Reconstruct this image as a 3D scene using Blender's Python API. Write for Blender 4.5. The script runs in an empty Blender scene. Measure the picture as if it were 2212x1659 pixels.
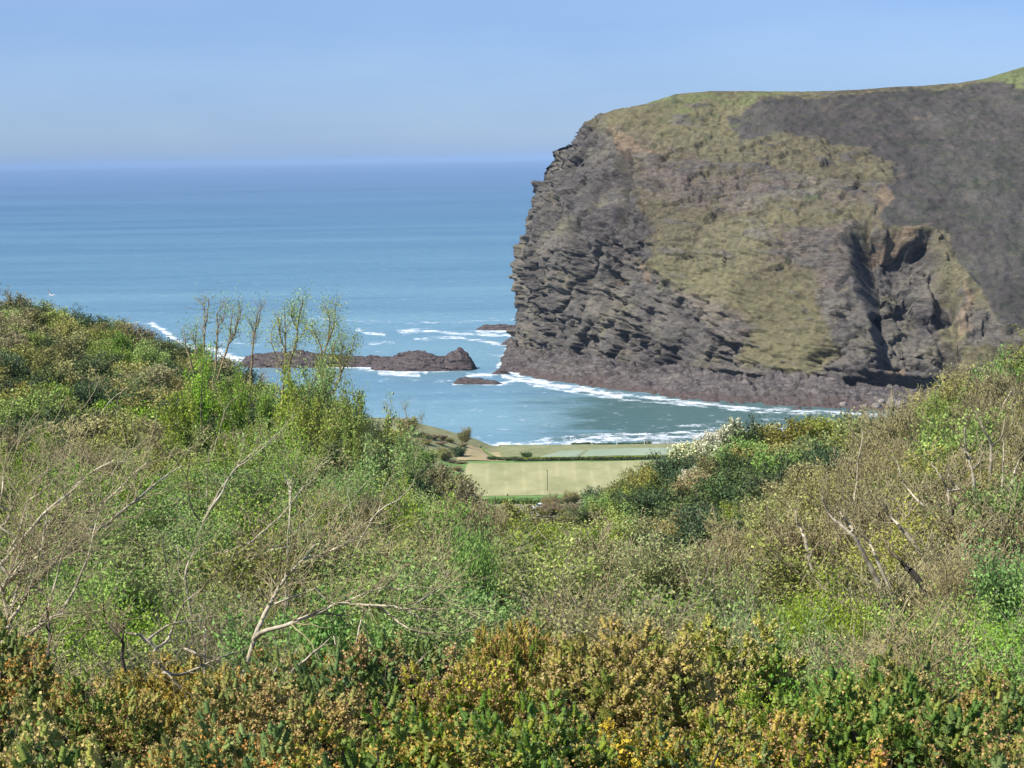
import bpy, math, random
import numpy as np

C = bpy.context.scene.collection
W, H, FP = 1024.0, 768.0, 80.0 / 36.0 * 1024.0       # lens 80 mm on a 36 mm sensor
CAMZ = 90.0
HOR = 158.0                                           # row of the horizon
PITCH = math.atan((384.0 - HOR) / FP)
cp, sp = math.cos(PITCH), math.sin(PITCH)
K = 1024.0 / 2212.0                                   # the tracings below were read off a 2212 px wide view
rng = np.random.default_rng(7)

# ------------------------------------------------------------------ geometry of the view
ROLL = 0.0174                                         # the camera was held about a degree off level
cr0, sr0 = math.cos(ROLL), math.sin(ROLL)
def unroll(px, py):
    a, b = px - 512.0, py - 384.0
    return 512.0 + a * cr0 - b * sr0, 384.0 + b * cr0 + a * sr0
def P(px, py, D):
    """point at forward distance D (metres) seen at column px, row py"""
    px, py, D = np.broadcast_arrays(np.asarray(px, float), np.asarray(py, float), np.asarray(D, float))
    px, py = unroll(px, py)
    dy = FP * cp + (384.0 - py) * sp
    dz = -FP * sp + (384.0 - py) * cp
    k = D / dy
    return np.stack([(px - 512.0) * k, D, CAMZ + dz * k], -1)
def proj(p):
    x, y, z = p[..., 0], p[..., 1], p[..., 2] - CAMZ
    f = y * cp - z * sp
    u = y * sp + z * cp
    a, b = FP * x / f, -FP * u / f
    return 512.0 + a * cr0 + b * sr0, 384.0 + b * cr0 - a * sr0
def seaD(py, px=512.0, level=False):
    if not level: px, py = unroll(px, py)
    dy = FP * cp + (384.0 - py) * sp
    dz = -FP * sp + (384.0 - py) * cp
    return CAMZ * dy / -dz
def row_of(D, z):
    y = D; zz = z - CAMZ
    f = y * cp - zz * sp
    u = y * sp + zz * cp
    return 384.0 - FP * u / f

# ------------------------------------------------------------------ noise
_perm = np.random.default_rng(3).permutation(256)
_perm = np.concatenate([_perm, _perm, _perm])
_g = np.random.default_rng(4).normal(size=(256, 3)); _g /= np.linalg.norm(_g, axis=1)[:, None]
def perlin(p):
    i = np.floor(p).astype(int); f = p - i; u = f * f * f * (f * (f * 6 - 15) + 10); i &= 255
    out = 0
    for dx in (0, 1):
        wx = u[..., 0] if dx else 1 - u[..., 0]
        for dy in (0, 1):
            wy = u[..., 1] if dy else 1 - u[..., 1]
            for dz in (0, 1):
                wz = u[..., 2] if dz else 1 - u[..., 2]
                h = _perm[_perm[_perm[i[..., 0] + dx] + i[..., 1] + dy] + i[..., 2] + dz]
                g = _g[h]
                out = out + wx * wy * wz * (g[..., 0] * (f[..., 0] - dx) + g[..., 1] * (f[..., 1] - dy) + g[..., 2] * (f[..., 2] - dz))
    return out * 1.6
def fbm(p, oct=4, gain=0.5):
    a, s, o = 1.0, 0.0, 0.0
    for k in range(oct):
        s = s + a * perlin(p * (2.03 ** k) + 17.3 * k); o += a; a *= gain
    return s / o
def ridged(p, oct=4, gain=0.55):
    a, s, o = 1.0, 0.0, 0.0
    for k in range(oct):
        s = s + a * (1 - np.abs(perlin(p * (2.1 ** k) + 9.1 * k)) * 2.2); o += a; a *= gain
    return s / o
def worley(p):
    """distance to the nearest cell point and that cell's random value"""
    i = np.floor(p).astype(int); best = np.full(p.shape[:-1], 9.0); val = np.zeros(p.shape[:-1])
    for dx in (-1, 0, 1):
        for dy in (-1, 0, 1):
            for dz in (-1, 0, 1):
                c = i + np.array([dx, dy, dz]); cc = c & 255
                h = _perm[_perm[_perm[cc[..., 0]] + cc[..., 1]] + cc[..., 2]]
                q = c + 0.5 + 0.42 * _g[h]
                d = np.linalg.norm(p - q, axis=-1)
                m = d < best
                best = np.where(m, d, best); val = np.where(m, h / 255.0, val)
    return best, val
def sstep(a, b, x):
    t = np.clip((x - a) / (b - a), 0, 1); return t * t * (3 - 2 * t)
def v3(x, y, z): return np.stack(np.broadcast_arrays(x, y, z), -1)
def poly_sd(px, py, poly):
    """signed distance (negative inside) to a polygon"""
    poly = np.asarray(poly, float); n = len(poly)
    d = np.full(px.shape, 1e9); ins = np.zeros(px.shape, bool)
    for k in range(n):
        ax, ay = poly[k]; bx, by = poly[(k + 1) % n]
        ex, ey = bx - ax, by - ay
        t = np.clip(((px - ax) * ex + (py - ay) * ey) / (ex * ex + ey * ey + 1e-9), 0, 1)
        d = np.minimum(d, np.hypot(px - ax - t * ex, py - ay - t * ey))
        c = ((ay > py) != (by > py)) & (px < (bx - ax) * (py - ay) / (by - ay + 1e-12) + ax)
        ins ^= c
    return np.where(ins, -d, d)
def line_d(px, py, pts):
    pts = np.asarray(pts, float); d = np.full(px.shape, 1e9)
    for k in range(len(pts) - 1):
        ax, ay = pts[k]; bx, by = pts[k + 1]; ex, ey = bx - ax, by - ay
        t = np.clip(((px - ax) * ex + (py - ay) * ey) / (ex * ex + ey * ey + 1e-9), 0, 1)
        d = np.minimum(d, np.hypot(px - ax - t * ex, py - ay - t * ey))
    return d

# ------------------------------------------------------------------ mesh and object helpers
def new_mesh(name, V, F, attrs=None, mats=(), smooth=False, fmat=None):
    V = np.ascontiguousarray(V, np.float32).reshape(-1, 3); F = np.ascontiguousarray(F, np.int32)
    me = bpy.data.meshes.new(name); k = F.shape[1]
    me.vertices.add(len(V)); me.vertices.foreach_set('co', V.ravel())
    me.loops.add(F.size); me.loops.foreach_set('vertex_index', F.ravel())
    me.polygons.add(len(F)); me.polygons.foreach_set('loop_start', np.arange(0, F.size, k, dtype=np.int32))
    me.polygons.foreach_set('loop_total', np.full(len(F), k, np.int32))
    if smooth: me.polygons.foreach_set('use_smooth', np.ones(len(F), bool))
    for m in mats: me.materials.append(m)
    if fmat is not None: me.polygons.foreach_set('material_index', np.asarray(fmat, np.int32))
    me.update(calc_edges=True)
    for a, v in (attrs or {}).items():
        v = np.ascontiguousarray(v, np.float32)
        at = me.attributes.new(a, 'FLOAT', 'POINT'); at.data.foreach_set('value', v.ravel())
    return me
def obj(name, me, parent=None, loc=None):
    o = bpy.data.objects.new(name, me); C.objects.link(o)
    if parent is not None: o.parent = parent
    if loc is not None: o.location = loc
    return o
def tag(o, label=None, cat=None, group=None, kind=None):
    if label: o['label'] = label
    if cat: o['category'] = cat
    if group: o['group'] = group
    if kind: o['kind'] = kind
    return o
def grid_faces(n, m):
    i = np.arange((n - 1) * (m - 1)); r, c = i // (m - 1), i % (m - 1); a = r * m + c
    return np.stack([a, a + 1, a + m + 1, a + m], 1)
def tubes(segs, sides=4):
    """frusta for segments (x0,y0,z0,x1,y1,z1,r0,r1)"""
    S = np.asarray(segs, float).reshape(-1, 8); a, b = S[:, :3], S[:, 3:6]; d = b - a
    L = np.linalg.norm(d, axis=1)[:, None] + 1e-9; d = d / L
    a = a - d * S[:, 6:7] * 0.4
    ref = np.where(np.abs(d[:, 2:3]) < 0.9, np.array([[0, 0, 1.0]]), np.array([[1.0, 0, 0]]))
    u = np.cross(d, ref); u /= np.linalg.norm(u, axis=1)[:, None] + 1e-9; w = np.cross(d, u)
    n = len(S); V = np.zeros((n, 2, sides, 3))
    for k in range(sides):
        t = 2 * math.pi * k / sides; o = u * math.cos(t) + w * math.sin(t)
        V[:, 0, k] = a + o * S[:, 6:7]; V[:, 1, k] = b + o * S[:, 7:8]
    base = (np.arange(n) * 2 * sides)[:, None, None]; k = np.arange(sides); k2 = (k + 1) % sides
    F = np.stack([k, k2, k2 + sides, k + sides], 1)[None] + base
    return V.reshape(-1, 3), F.reshape(-1, 4)
def leaves(cen, size, aspect=0.55, up=0.0, r=rng, direction=None, dirmix=0.0):
    """diamond leaf faces round the given centres; tone attribute per leaf"""
    cen = np.asarray(cen, float); n = len(cen)
    d = r.normal(size=(n, 3)); d[:, 2] += up
    d /= np.linalg.norm(d, axis=1)[:, None]
    if direction is not None:
        d = d * (1 - dirmix) + direction * dirmix; d /= np.linalg.norm(d, axis=1)[:, None]
    q = r.normal(size=(n, 3)); w = np.cross(d, q); w /= np.linalg.norm(w, axis=1)[:, None] + 1e-9
    s = (size * r.uniform(0.6, 1.3, n))[:, None] if np.ndim(size) == 0 else (size * r.uniform(0.6, 1.3, n))[:, None]
    V = np.stack([cen - d * s * 0.5, cen + w * s * aspect * 0.5, cen + d * s * 0.5, cen - w * s * aspect * 0.5], 1)
    return V.reshape(-1, 3), np.arange(4 * n).reshape(-1, 4)
def merge(parts):
    Vs, Fs, o = [], [], 0
    for V, F in parts:
        Vs.append(V); Fs.append(F + o); o += len(V)
    return np.concatenate(Vs), np.concatenate(Fs)

# ------------------------------------------------------------------ materials
class NT:
    def __init__(s, name):
        s.m = bpy.data.materials.new(name); s.m.use_nodes = True; s.t = s.m.node_tree; s.t.nodes.clear()
        s.out = s.n('ShaderNodeOutputMaterial')
    def n(s, t, **kw):
        nd = s.t.nodes.new(t)
        for k, v in kw.items(): setattr(nd, k, v)
        return nd
    def l(s, a, b): s.t.links.new(a, b)
    def val(s, sock, v):
        if isinstance(v, bpy.types.NodeSocket): s.l(v, sock)
        elif isinstance(v, (tuple, list)) and len(v) == 3 and sock.type == 'RGBA': sock.default_value = (*v, 1)
        else: sock.default_value = v
    def math(s, op, a, b=None, c=None, clamp=False):
        nd = s.n('ShaderNodeMath', operation=op); nd.use_clamp = clamp
        for i, v in enumerate((a, b, c)):
            if v is not None: s.val(nd.inputs[i], v)
        return nd.outputs[0]
    def mix(s, f, a, b, mode='MIX'):
        nd = s.n('ShaderNodeMix', data_type='RGBA', blend_type=mode)
        s.val(nd.inputs[0], f); s.val(nd.inputs[6], a); s.val(nd.inputs[7], b)
        return nd.outputs[2]
    def ramp(s, f, stops, interp='LINEAR'):
        nd = s.n('ShaderNodeValToRGB'); nd.color_ramp.interpolation = interp; e = nd.color_ramp.elements
        while len(e) < len(stops): e.new(0.5)
        for k, (p, c) in enumerate(stops): e[k].position = p; e[k].color = (*c, 1)
        s.val(nd.inputs[0], f); return nd.outputs[0]
    def attr(s, a): return s.n('ShaderNodeAttribute', attribute_name=a).outputs['Fac']
    def pos(s, scale=(1, 1, 1)):
        g = s.n('ShaderNodeNewGeometry'); mp = s.n('ShaderNodeMapping'); mp.inputs['Scale'].default_value = scale
        s.l(g.outputs['Position'], mp.inputs['Vector']); return mp.outputs[0]
    def noise(s, vec, scale, detail=6, rough=0.6, dist=0.0):
        nd = s.n('ShaderNodeTexNoise'); nd.inputs['Scale'].default_value = scale; nd.inputs['Detail'].default_value = detail
        nd.inputs['Roughness'].default_value = rough; nd.inputs['Distortion'].default_value = dist
        s.l(vec, nd.inputs['Vector']); return nd.outputs[0]
    def bump(s, h, strength, dist):
        b = s.n('ShaderNodeBump'); b.inputs['Strength'].default_value = strength; b.inputs['Distance'].default_value = dist
        s.l(h, b.inputs['Height']); return b.outputs[0]
    def mr(s, v, a, b, c=0.0, d=1.0):
        nd = s.n('ShaderNodeMapRange', interpolation_type='SMOOTHSTEP'); s.val(nd.inputs[0], v)
        for i, q in enumerate((a, b, c, d)): nd.inputs[1 + i].default_value = q
        return nd.outputs[0]
    def surf(s, color, rough=0.9, normal=None, spec=0.2, **kw):
        b = s.n('ShaderNodeBsdfPrincipled'); s.val(b.inputs['Base Color'], color); s.val(b.inputs['Roughness'], rough)
        b.inputs['Specular IOR Level'].default_value = spec
        for k, v in kw.items(): s.val(b.inputs[k.replace('_', ' ')], v)
        if normal is not None: s.l(normal, b.inputs['Normal'])
        s.l(b.outputs[0], s.out.inputs[0]); return b

def leaf_mat(name, stops, trans=0.3, jitter=0.34, patch=None):
    m = NT(name); t = m.attr('tone')
    oi = m.n('ShaderNodeObjectInfo')
    col = m.ramp(t, stops)
    hs = m.n('ShaderNodeHueSaturation'); m.l(col, hs.inputs['Color'])
    rnd = oi.outputs['Random']
    m.l(m.math('ADD', m.math('MULTIPLY', rnd, jitter * 2), 1 - jitter), hs.inputs['Value'])
    m.l(m.math('ADD', m.math('MULTIPLY', m.math('FRACT', m.math('MULTIPLY', rnd, 7.31)), 0.05), 0.475), hs.inputs['Hue'])
    m.l(m.math('ADD', m.math('MULTIPLY', m.math('FRACT', m.math('MULTIPLY', rnd, 13.7)), 0.3), 0.82), hs.inputs['Saturation'])
    b = m.n('ShaderNodeBsdfPrincipled'); m.l(hs.outputs[0], b.inputs['Base Color']); b.inputs['Roughness'].default_value = 0.6
    b.inputs['Specular IOR Level'].default_value = 0.25
    tr = m.n('ShaderNodeBsdfTranslucent'); m.l(m.mix(0.5, hs.outputs[0], (0.5, 0.6, 0.1), 'MULTIPLY'), tr.inputs[0])
    m.l(hs.outputs[0], tr.inputs[0])
    mx = m.n('ShaderNodeMixShader'); mx.inputs[0].default_value = trans
    m.l(b.outputs[0], mx.inputs[1]); m.l(tr.outputs[0], mx.inputs[2]); m.l(mx.outputs[0], m.out.inputs[0])
    return m.m
def bark_mat(name, a, b, scale=6.0):
    m = NT(name); tc = m.n('ShaderNodeTexCoord'); n = m.noise(tc.outputs['Object'], scale, 5, 0.7)
    c = m.ramp(n, [(0.3, a), (0.65, b)])
    oi = m.n('ShaderNodeObjectInfo')
    c = m.mix(1.0, c, m.ramp(oi.outputs['Random'], [(0, (0.75, 0.75, 0.75)), (1, (1.1, 1.1, 1.1))]), 'MULTIPLY')
    m.surf(c, 0.85, m.bump(n, 0.4, 0.01)); return m.m

M = {}
M['leaf_willow'] = leaf_mat('leaf_willow', [(0, (0.112, 0.177, 0.030)), (0.45, (0.210, 0.312, 0.047)), (0.8, (0.312, 0.423, 0.067)), (1, (0.458, 0.554, 0.126))], 0.22)
M['leaf_fresh'] = leaf_mat('leaf_fresh', [(0, (0.092, 0.180, 0.028)), (0.5, (0.175, 0.306, 0.043)), (1, (0.304, 0.450, 0.085))], 0.22, 0.15)
M['leaf_olive'] = leaf_mat('leaf_olive', [(0, (0.143, 0.161, 0.036)), (0.45, (0.244, 0.260, 0.060)), (0.85, (0.350, 0.359, 0.094)), (1, (0.460, 0.473, 0.154))], 0.22)
M['leaf_brown'] = leaf_mat('leaf_brown', [(0, (0.163, 0.140, 0.055)), (0.4, (0.257, 0.225, 0.084)), (0.75, (0.308, 0.306, 0.092)), (1, (0.428, 0.414, 0.175))], 0.22)
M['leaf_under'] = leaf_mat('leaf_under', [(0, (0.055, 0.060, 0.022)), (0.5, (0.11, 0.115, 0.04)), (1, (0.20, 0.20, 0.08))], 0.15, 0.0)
M['leaf_dark'] = leaf_mat('leaf_dark', [(0, (0.040, 0.070, 0.022)), (0.6, (0.080, 0.125, 0.036)), (1, (0.15, 0.20, 0.06))], 0.2)
M['leaf_cream'] = leaf_mat('leaf_cream', [(0, (0.45, 0.44, 0.26)), (1, (0.85, 0.80, 0.58))], 0.25, 0.1)
M['leaf_pink'] = leaf_mat('leaf_pink', [(0, (0.20, 0.14, 0.10)), (1, (0.42, 0.32, 0.24))], 0.25, 0.15)
M['spine'] = leaf_mat('spine', [(0, (0.082, 0.150, 0.028)), (0.3, (0.145, 0.223, 0.034)), (0.55, (0.248, 0.278, 0.045)), (0.8, (0.369, 0.338, 0.063)), (1, (0.485, 0.417, 0.090))], 0.2, 0.12)
M['withered'] = leaf_mat('withered', [(0, (0.352, 0.191, 0.053)), (0.5, (0.536, 0.346, 0.099)), (1, (0.666, 0.499, 0.184))], 0.3, 0.12)
M['yellow'] = leaf_mat('yellow', [(0, (0.55, 0.32, 0.02)), (1, (0.80, 0.56, 0.06))], 0.3, 0.1)
M['bark_pale'] = bark_mat('bark_pale', (0.15, 0.125, 0.08), (0.54, 0.47, 0.33), 5.0)
M['bark_mid'] = bark_mat('bark_mid', (0.16, 0.125, 0.085), (0.36, 0.30, 0.21))
M['bark_dark'] = bark_mat('bark_dark', (0.035, 0.028, 0.022), (0.10, 0.085, 0.065))
M['twig'] = bark_mat('twig', (0.17, 0.12, 0.065), (0.32, 0.24, 0.13), 2.0)
M['twig_grey'] = bark_mat('twig_grey', (0.158, 0.130, 0.069), (0.391, 0.331, 0.184), 2.0)

# ------------------------------------------------------------------ land: rows of the vegetation's top by column and distance
COLS = np.array([-700, -200, 0, 100, 200, 300, 400, 450, 500, 560, 600, 650, 700, 764, 830, 880, 903, 960, 1024, 1224, 1724], float)
ENV = {
 6:  [1330]*21,
 12: [905, 905, 895, 890, 890, 885, 885, 880, 875, 870, 870, 875, 880, 890, 890, 895, 895, 900, 905, 905, 905],
 17: [760, 760, 758, 755, 750, 748, 745, 740, 735, 732, 735, 740, 748, 765, 768, 768, 768, 770, 775, 775, 775],
 24: [655, 655, 668, 672, 668, 664, 655, 646, 640, 632, 634, 638, 648, 690, 695, 690, 688, 700, 715, 715, 700],
 33: [640, 640, 645, 645, 640, 636, 628, 620, 612, 616, 624, 630, 636, 655, 655, 650, 648, 650, 655, 640, 600],
 48: [600, 600, 600, 598, 596, 592, 590, 588, 586, 592, 600, 604, 608, 612, 608, 602, 598, 596, 596, 570, 520],
 75: [545, 545, 550, 546, 545, 545, 548, 550, 554, 564, 572, 576, 574, 570, 555, 540, 533, 525, 515, 480, 430],
 105:[495, 500, 508, 505, 505, 508, 516, 524, 533, 546, 553, 555, 548, 537, 508, 484, 470, 446, 422, 380, 330],
 130:[450, 465, 473, 474, 476, 482, 495, 508, 522, 537, 543, 538, 525, 505, 465, 440, 416, 382, 350, 305, 260],
 160:[410, 425, 435, 440, 445, 456, 475, 494, 516, 532, 545, 552, 548, 530, 500, 470, 440, 412, 385, 340, 300],
 190:[370, 390, 402, 408, 416, 430, 456, 484, 513, 526, 538, 540, 520, 480, 445, 440, 440, 420, 400, 360, 330],
 220:[330, 350, 366, 376, 392, 415, 448, 482, 512, 518, 520, 505, 468, 428, 413, 415, 425, 430, 430, 400, 370],
 260:[290, 310, 328, 345, 368, 404, 442, 482, 515, 517, 508, 482, 458, 445, 440, 445, 450, 450, 450, 430, 410],
 300:[250, 272, 293, 319, 352, 396, 436, 482, 516, 514, 490, 468, 436, 425, 440, 450, 452, 452, 452, 440, 420],
 340:[262, 280, 304, 335, 368, 410, 445, 486, 518, 516, 508, 492, 480, 470, 462, 460, 460, 460, 460, 450, 440],
 420:[290, 305, 330, 360, 392, 425, 454, 492, 516, 516, 514, 512, 504, 490, 480, 470, 465, 465, 465, 460, 450],
 500:[300, 320, 345, 375, 402, 430, 456, 498, 515, 514, 512, 512, 508, 500, 490, 470, 465, 465, 465, 460, 450],
}
ED = np.array(sorted(ENV)); ET = np.array([ENV[d] for d in sorted(ENV)], float)
def tabinterp(px, D):
    ld = np.log(np.clip(D, ED[0], ED[-1])); L = np.log(ED)
    j = np.clip(np.searchsorted(L, ld) - 1, 0, len(L) - 2); tj = (ld - L[j]) / (L[j + 1] - L[j])
    q = np.clip(px, COLS[0], COLS[-1]); i = np.clip(np.searchsorted(COLS, q) - 1, 0, len(COLS) - 2)
    ti = (q - COLS[i]) / (COLS[i + 1] - COLS[i]); ti = ti * ti * (3 - 2 * ti) * 0.5 + ti * 0.5
    a = ET[j, i] * (1 - ti) + ET[j, i + 1] * ti; b = ET[j + 1, i] * (1 - ti) + ET[j + 1, i + 1] * ti
    return a * (1 - tj) + b * tj
def vegh(D): return np.interp(D, [0, 24, 31, 50, 80, 400], [0.95, 0.95, 1.9, 2.9, 3.3, 3.5])
def env_row(px, D): return tabinterp(px, D)
FLX = np.array([-700, 200, 300, 400, 470, 491, 600, 700, 1000, 1724], float)
def floorz(px, D):
    bank = np.interp(px, FLX, [60, 34, 26, 17.5, 11.0, 8.5, 8.0, 8.0, 9.0, 12.0])      # near the coast edge
    inl = np.interp(px, [-700, 300, 420, 455, 1724], [40, 17, 11, 8.2, 8.2])
    t = sstep(600, 655, D)
    z = inl * (1 - t) + np.interp(px, FLX, [30, 20, 14.5, 13.3, 7.4, 5.2, 5.4, 5.4, 5.0, 9.0]) * t
    z = z - sstep(650, 700, D) * np.interp(px, FLX, [0, 0, 0, 0, 1.0, 2.0, 3.2, 3.2, 3.5, 2])
    shore = np.interp(px, [-700, 300, 400, 480, 600, 700, 800, 860, 930, 1724], [684, 684, 682, 688, 694, 700, 715, 735, 775, 900])
    r_ = 90 * FP / shore; shore = shore * r_ / (r_ + ROLL * np.clip(px - 512, -60, 600))
    return z - (z + 6) * sstep(shore - 10, shore + 14, D)
def groundz(px, D):
    px, D = np.broadcast_arrays(np.asarray(px, float), np.asarray(D, float))
    ze = P(px, env_row(px, D), D)[..., 2] - vegh(D)
    t = sstep(440, 530, D)
    z = ze * (1 - t) + floorz(px, np.maximum(D, 500)) * t
    x = (px - 512) * D / FP
    n = fbm(v3(x / 14, D / 14, 0 * x), 3) * np.interp(D, [0, 20, 60, 400, 520, 640, 700], [0.1, 0.2, 0.7, 1.2, 0.15, 0.25, 0.2])
    return z + n
def gpt(px, D):
    z = groundz(px, D); return np.stack(np.broadcast_arrays((np.asarray(px, float) - 512) * D / FP * (1 + 0 * z), D + 0 * z, z), -1)
def px_of_x(x, D): return 512 + x * FP / D

cols = np.concatenate([np.arange(-700, -60, 40), np.arange(-60, 1084, 6), np.arange(1090, 1730, 40)]).astype(float)
rings = np.concatenate([np.geomspace(5, 300, 150), np.linspace(303, 900, 200)])
pxg, Dg = np.meshgrid(cols, rings)
V = gpt(pxg, Dg)
shoreN = V[..., 2]
m = NT('ground_soil')
pz = m.pos()
n1 = m.noise(pz, 0.35, 8, 0.7); n2 = m.noise(pz, 0.03, 4, 0.6)
c = m.ramp(n1, [(0.3, (0.055, 0.055, 0.024)), (0.5, (0.10, 0.105, 0.045)), (0.68, (0.15, 0.135, 0.07))])
c2 = m.ramp(n1, [(0.3, (0.11, 0.13, 0.05)), (0.65, (0.25, 0.24, 0.12))])
sep = m.n('ShaderNodeSeparateXYZ'); m.l(m.pos(), sep.inputs[0])
c = m.mix(m.mr(sep.outputs[1], 440, 520), c, c2)
sand = m.mr(sep.outputs[2], 2.6, 1.4)
c = m.mix(sand, c, m.ramp(m.noise(pz, 0.8, 6, 0.7), [(0.35, (0.16, 0.135, 0.12)), (0.6, (0.34, 0.30, 0.26))]))
m.surf(c, 0.95, m.bump(n1, 0.6, 0.3))
ground = obj('ground', new_mesh('ground', V, grid_faces(len(rings), len(cols)), mats=[m.m], smooth=True))
tag(ground, kind='structure')

# ------------------------------------------------------------------ headland
HN = [  # px_outer, D_outer, px_inner, D_inner, z_inner, px_crest, row_crest, D_crest, steep(0 slope..1 cliff)
 (1700, 960, 1700, 965, 3, 1720, 42, 1280, 0.0),
 (1250, 905, 1250, 912, 3, 1270, 50, 1160, 0.0),
 (1100, 872, 1100, 880, 3, 1110, 56, 1110, 0.0),
 (1024, 850, 1024, 862, 3, 1026, 66, 1085, 0.05),
 (985, 816, 984, 858, 5, 986, 78.5, 1072, 0.1),
 (944, 806, 944, 868, 5.0, 958, 83, 1064, 0.2),
 (900, 800, 903, 868, 5.0, 915, 86, 1056, 0.3),
 (860, 802, 866, 868, 4.6, 880, 88, 1048, 0.35),
 (805, 809, 822, 880, 3.5, 833, 91, 1042, 0.3),
 (741, 822, 762, 892, 4.0, 790, 91.5, 1040, 0.3),
 (671, 848, 712, 915, 4.5, 750, 91, 1040, 0.35),
 (602, 882, 660, 932, 5.0, 712, 91, 1044, 0.45),
 (560, 905, 612, 950, 5.0, 676, 94, 1050, 0.55),
 (530, 930, 575, 966, 5.0, 648, 103, 1060, 0.7),
 (514, 950, 548, 985, 5.0, 602, 112.5, 1072, 0.8),
 (503, 968, 531, 1005, 4.5, 585, 122, 1080, 0.9),
 (497, 985, 520, 1030, 4.0, 573, 139, 1086, 0.95),
 (503, 1020, 515, 1060, 3.0, 553, 147, 1094, 1.0),
 (508, 1060, 514, 1085, 2.5, 547, 149, 1098, 1.0),
 (512, 1100, 517, 1110, 2.0, 547, 150, 1104, 1.0),
 (520, 1150, 526, 1148, 2.0, 572, 140, 1110, 1.0),
 (560, 1200, 565, 1195, 2.0, 602, 113.5, 1105, 1.0),
 (600, 1210, 600, 1205, 2.0, 648, 104, 1090, 0.9),
 (660, 1225, 660, 1220, 2.0, 712, 93, 1075, 0.8),
 (740, 1250, 740, 1240, 2.0, 790, 93, 1075, 0.8),
 (860, 1280, 860, 1270, 2.0, 880, 90, 1085, 0.7),
 (950, 1300, 950, 1290, 2.0, 958, 85.5, 1095, 0.6),
 (1000, 1330, 1000, 1320, 2.0, 1026, 69, 1110, 0.5),
 (1150, 1360, 1150, 1350, 2.0, 1110, 58, 1130, 0.5),
 (1300, 1400, 1300, 1390, 2.0, 1270, 53, 1180, 0.4),
 (1700, 1500, 1700, 1490, 2.0, 1720, 48, 1330, 0.3)]
HN = np.array(HN, float)
for a in (0, 2):
    r_ = 90 * FP / HN[:18, a + 1]; HN[:18, a + 1] *= r_ / (r_ + 1.0 + ROLL * (HN[:18, a] - 512))
# dense parameter along the front, coarse behind
pin = HN[:, 2]
seglen = np.hypot(np.diff(HN[:, 2]) * 0.45, np.diff(HN[:, 3]))
U = [0.0]
for k in range(len(HN) - 1):
    fine = 0.75 if 3 <= k <= 19 else (2.0 if k < 3 else 8.0)
    top = math.hypot((HN[k + 1, 5] - HN[k, 5]) * 0.45, HN[k + 1, 7] - HN[k, 7])
    n = max(2, int(max(seglen[k], top) / fine)); U += list(k + (np.arange(n) + 1) / n)
U = np.array(U)
def smooth_interp(u, arr):
    x = np.arange(len(arr)); base = np.interp(u, x, arr); o = 0
    for dd, w in ((-0.45, .25), (0, .5), (0.45, .25)): o = o + w * np.interp(np.clip(u + dd, 0, len(arr) - 1), x, arr)
    return o
hp = [smooth_interp(U, HN[:, k]) for k in range(9)]
hp[5] = np.interp(U, np.arange(len(HN)), HN[:, 5]); hp[6] = np.interp(U, np.arange(len(HN)), HN[:, 6]); hp[7] = np.interp(U, np.arange(len(HN)), HN[:, 7])
O = np.stack([(hp[0] - 512) * hp[1] / FP, hp[1], np.full_like(U, -3.0)], -1)
I = np.stack([(hp[2] - 512) * hp[3] / FP, hp[3], hp[4]], -1)
Cr = P(hp[5], hp[6], hp[7])
steep = hp[8]
NP, NF = 46, 330
tf = np.linspace(0, 1, NF) ** 0.97
# fraction of the way in plan reached at height fraction f, for a cliff and for a slope
fh = np.array([0, .12, .3, .45, .58, .72, .9, 1.0]); gh = np.array([0, .02, .04, .08, .25, .5, .8, 1.0])
gs = np.array([0, .06, .22, .37, .50, .645, .865, 1.0])
gcl = np.interp(tf, fh, gh); gsl = np.interp(tf, fh, gs)
g = gcl[None] * steep[:, None] + gsl[None] * (1 - steep[:, None])
zt = tf[None]
face = np.zeros((len(U), NF, 3))
face[..., :2] = I[:, None, :2] * (1 - g[..., None]) + Cr[:, None, :2] * g[..., None]
face[..., 2] = I[:, None, 2] * (1 - zt) + Cr[:, None, 2] * zt
tp = np.linspace(0, 1, NP, endpoint=False)
plat = O[:, None] * (1 - tp[None, :, None]) + I[:, None] * tp[None, :, None]
plat[..., 2] = -3.0 + (I[:, None, 2] + 3.0) * (1 - (1 - tp[None]) ** 2.2)
HV = np.concatenate([plat, face], 1)
du = np.gradient(HV, axis=0); dt = np.gradient(HV, axis=1)
N = np.cross(du, dt); N /= np.linalg.norm(N, axis=-1)[..., None] + 1e-9
if N[len(U) // 3, 200, 1] > 0: N = -N
qx, qy = proj(HV)
qx2, qy2 = qx / K, qy / K                        # in the 2212 px frame of the tracings
isplat = np.zeros(qx.shape); isplat[:, :NP] = 1
wob = fbm(HV / 22.0, 4)
wx2 = qx2 + 34 * wob; wy2 = qy2 + 34 * fbm(HV / 22.0 + 50, 4)
def pm(poly, soft=8):
    soft = soft * (1.9 if soft >= 12 else 1.4)
    return 1 - sstep(-soft, soft, poly_sd(wx2, wy2, poly))
tuft = np.zeros(qx.shape)
for (a, b, ra, rb_) in [(1458, 210, 22, 5), (1500, 258, 16, 5), (1410, 240, 9, 3), (1540, 248, 20, 4), (1590, 262, 18, 5), (1395, 238, 7, 3), (1430, 262, 8, 3), (1700, 560, 6, 4), (1640, 632, 8, 4), (1665, 640, 7, 4), (1760, 432, 30, 9), (1620, 330, 10, 4), (1480, 300, 10, 4), (1530, 300, 9, 3)]:
    tuft = np.maximum(tuft, np.exp(-(((wx2 - 34 * wob * .7 - a) / ra) ** 2 + ((wy2 - b) / rb_) ** 2)))
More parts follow.
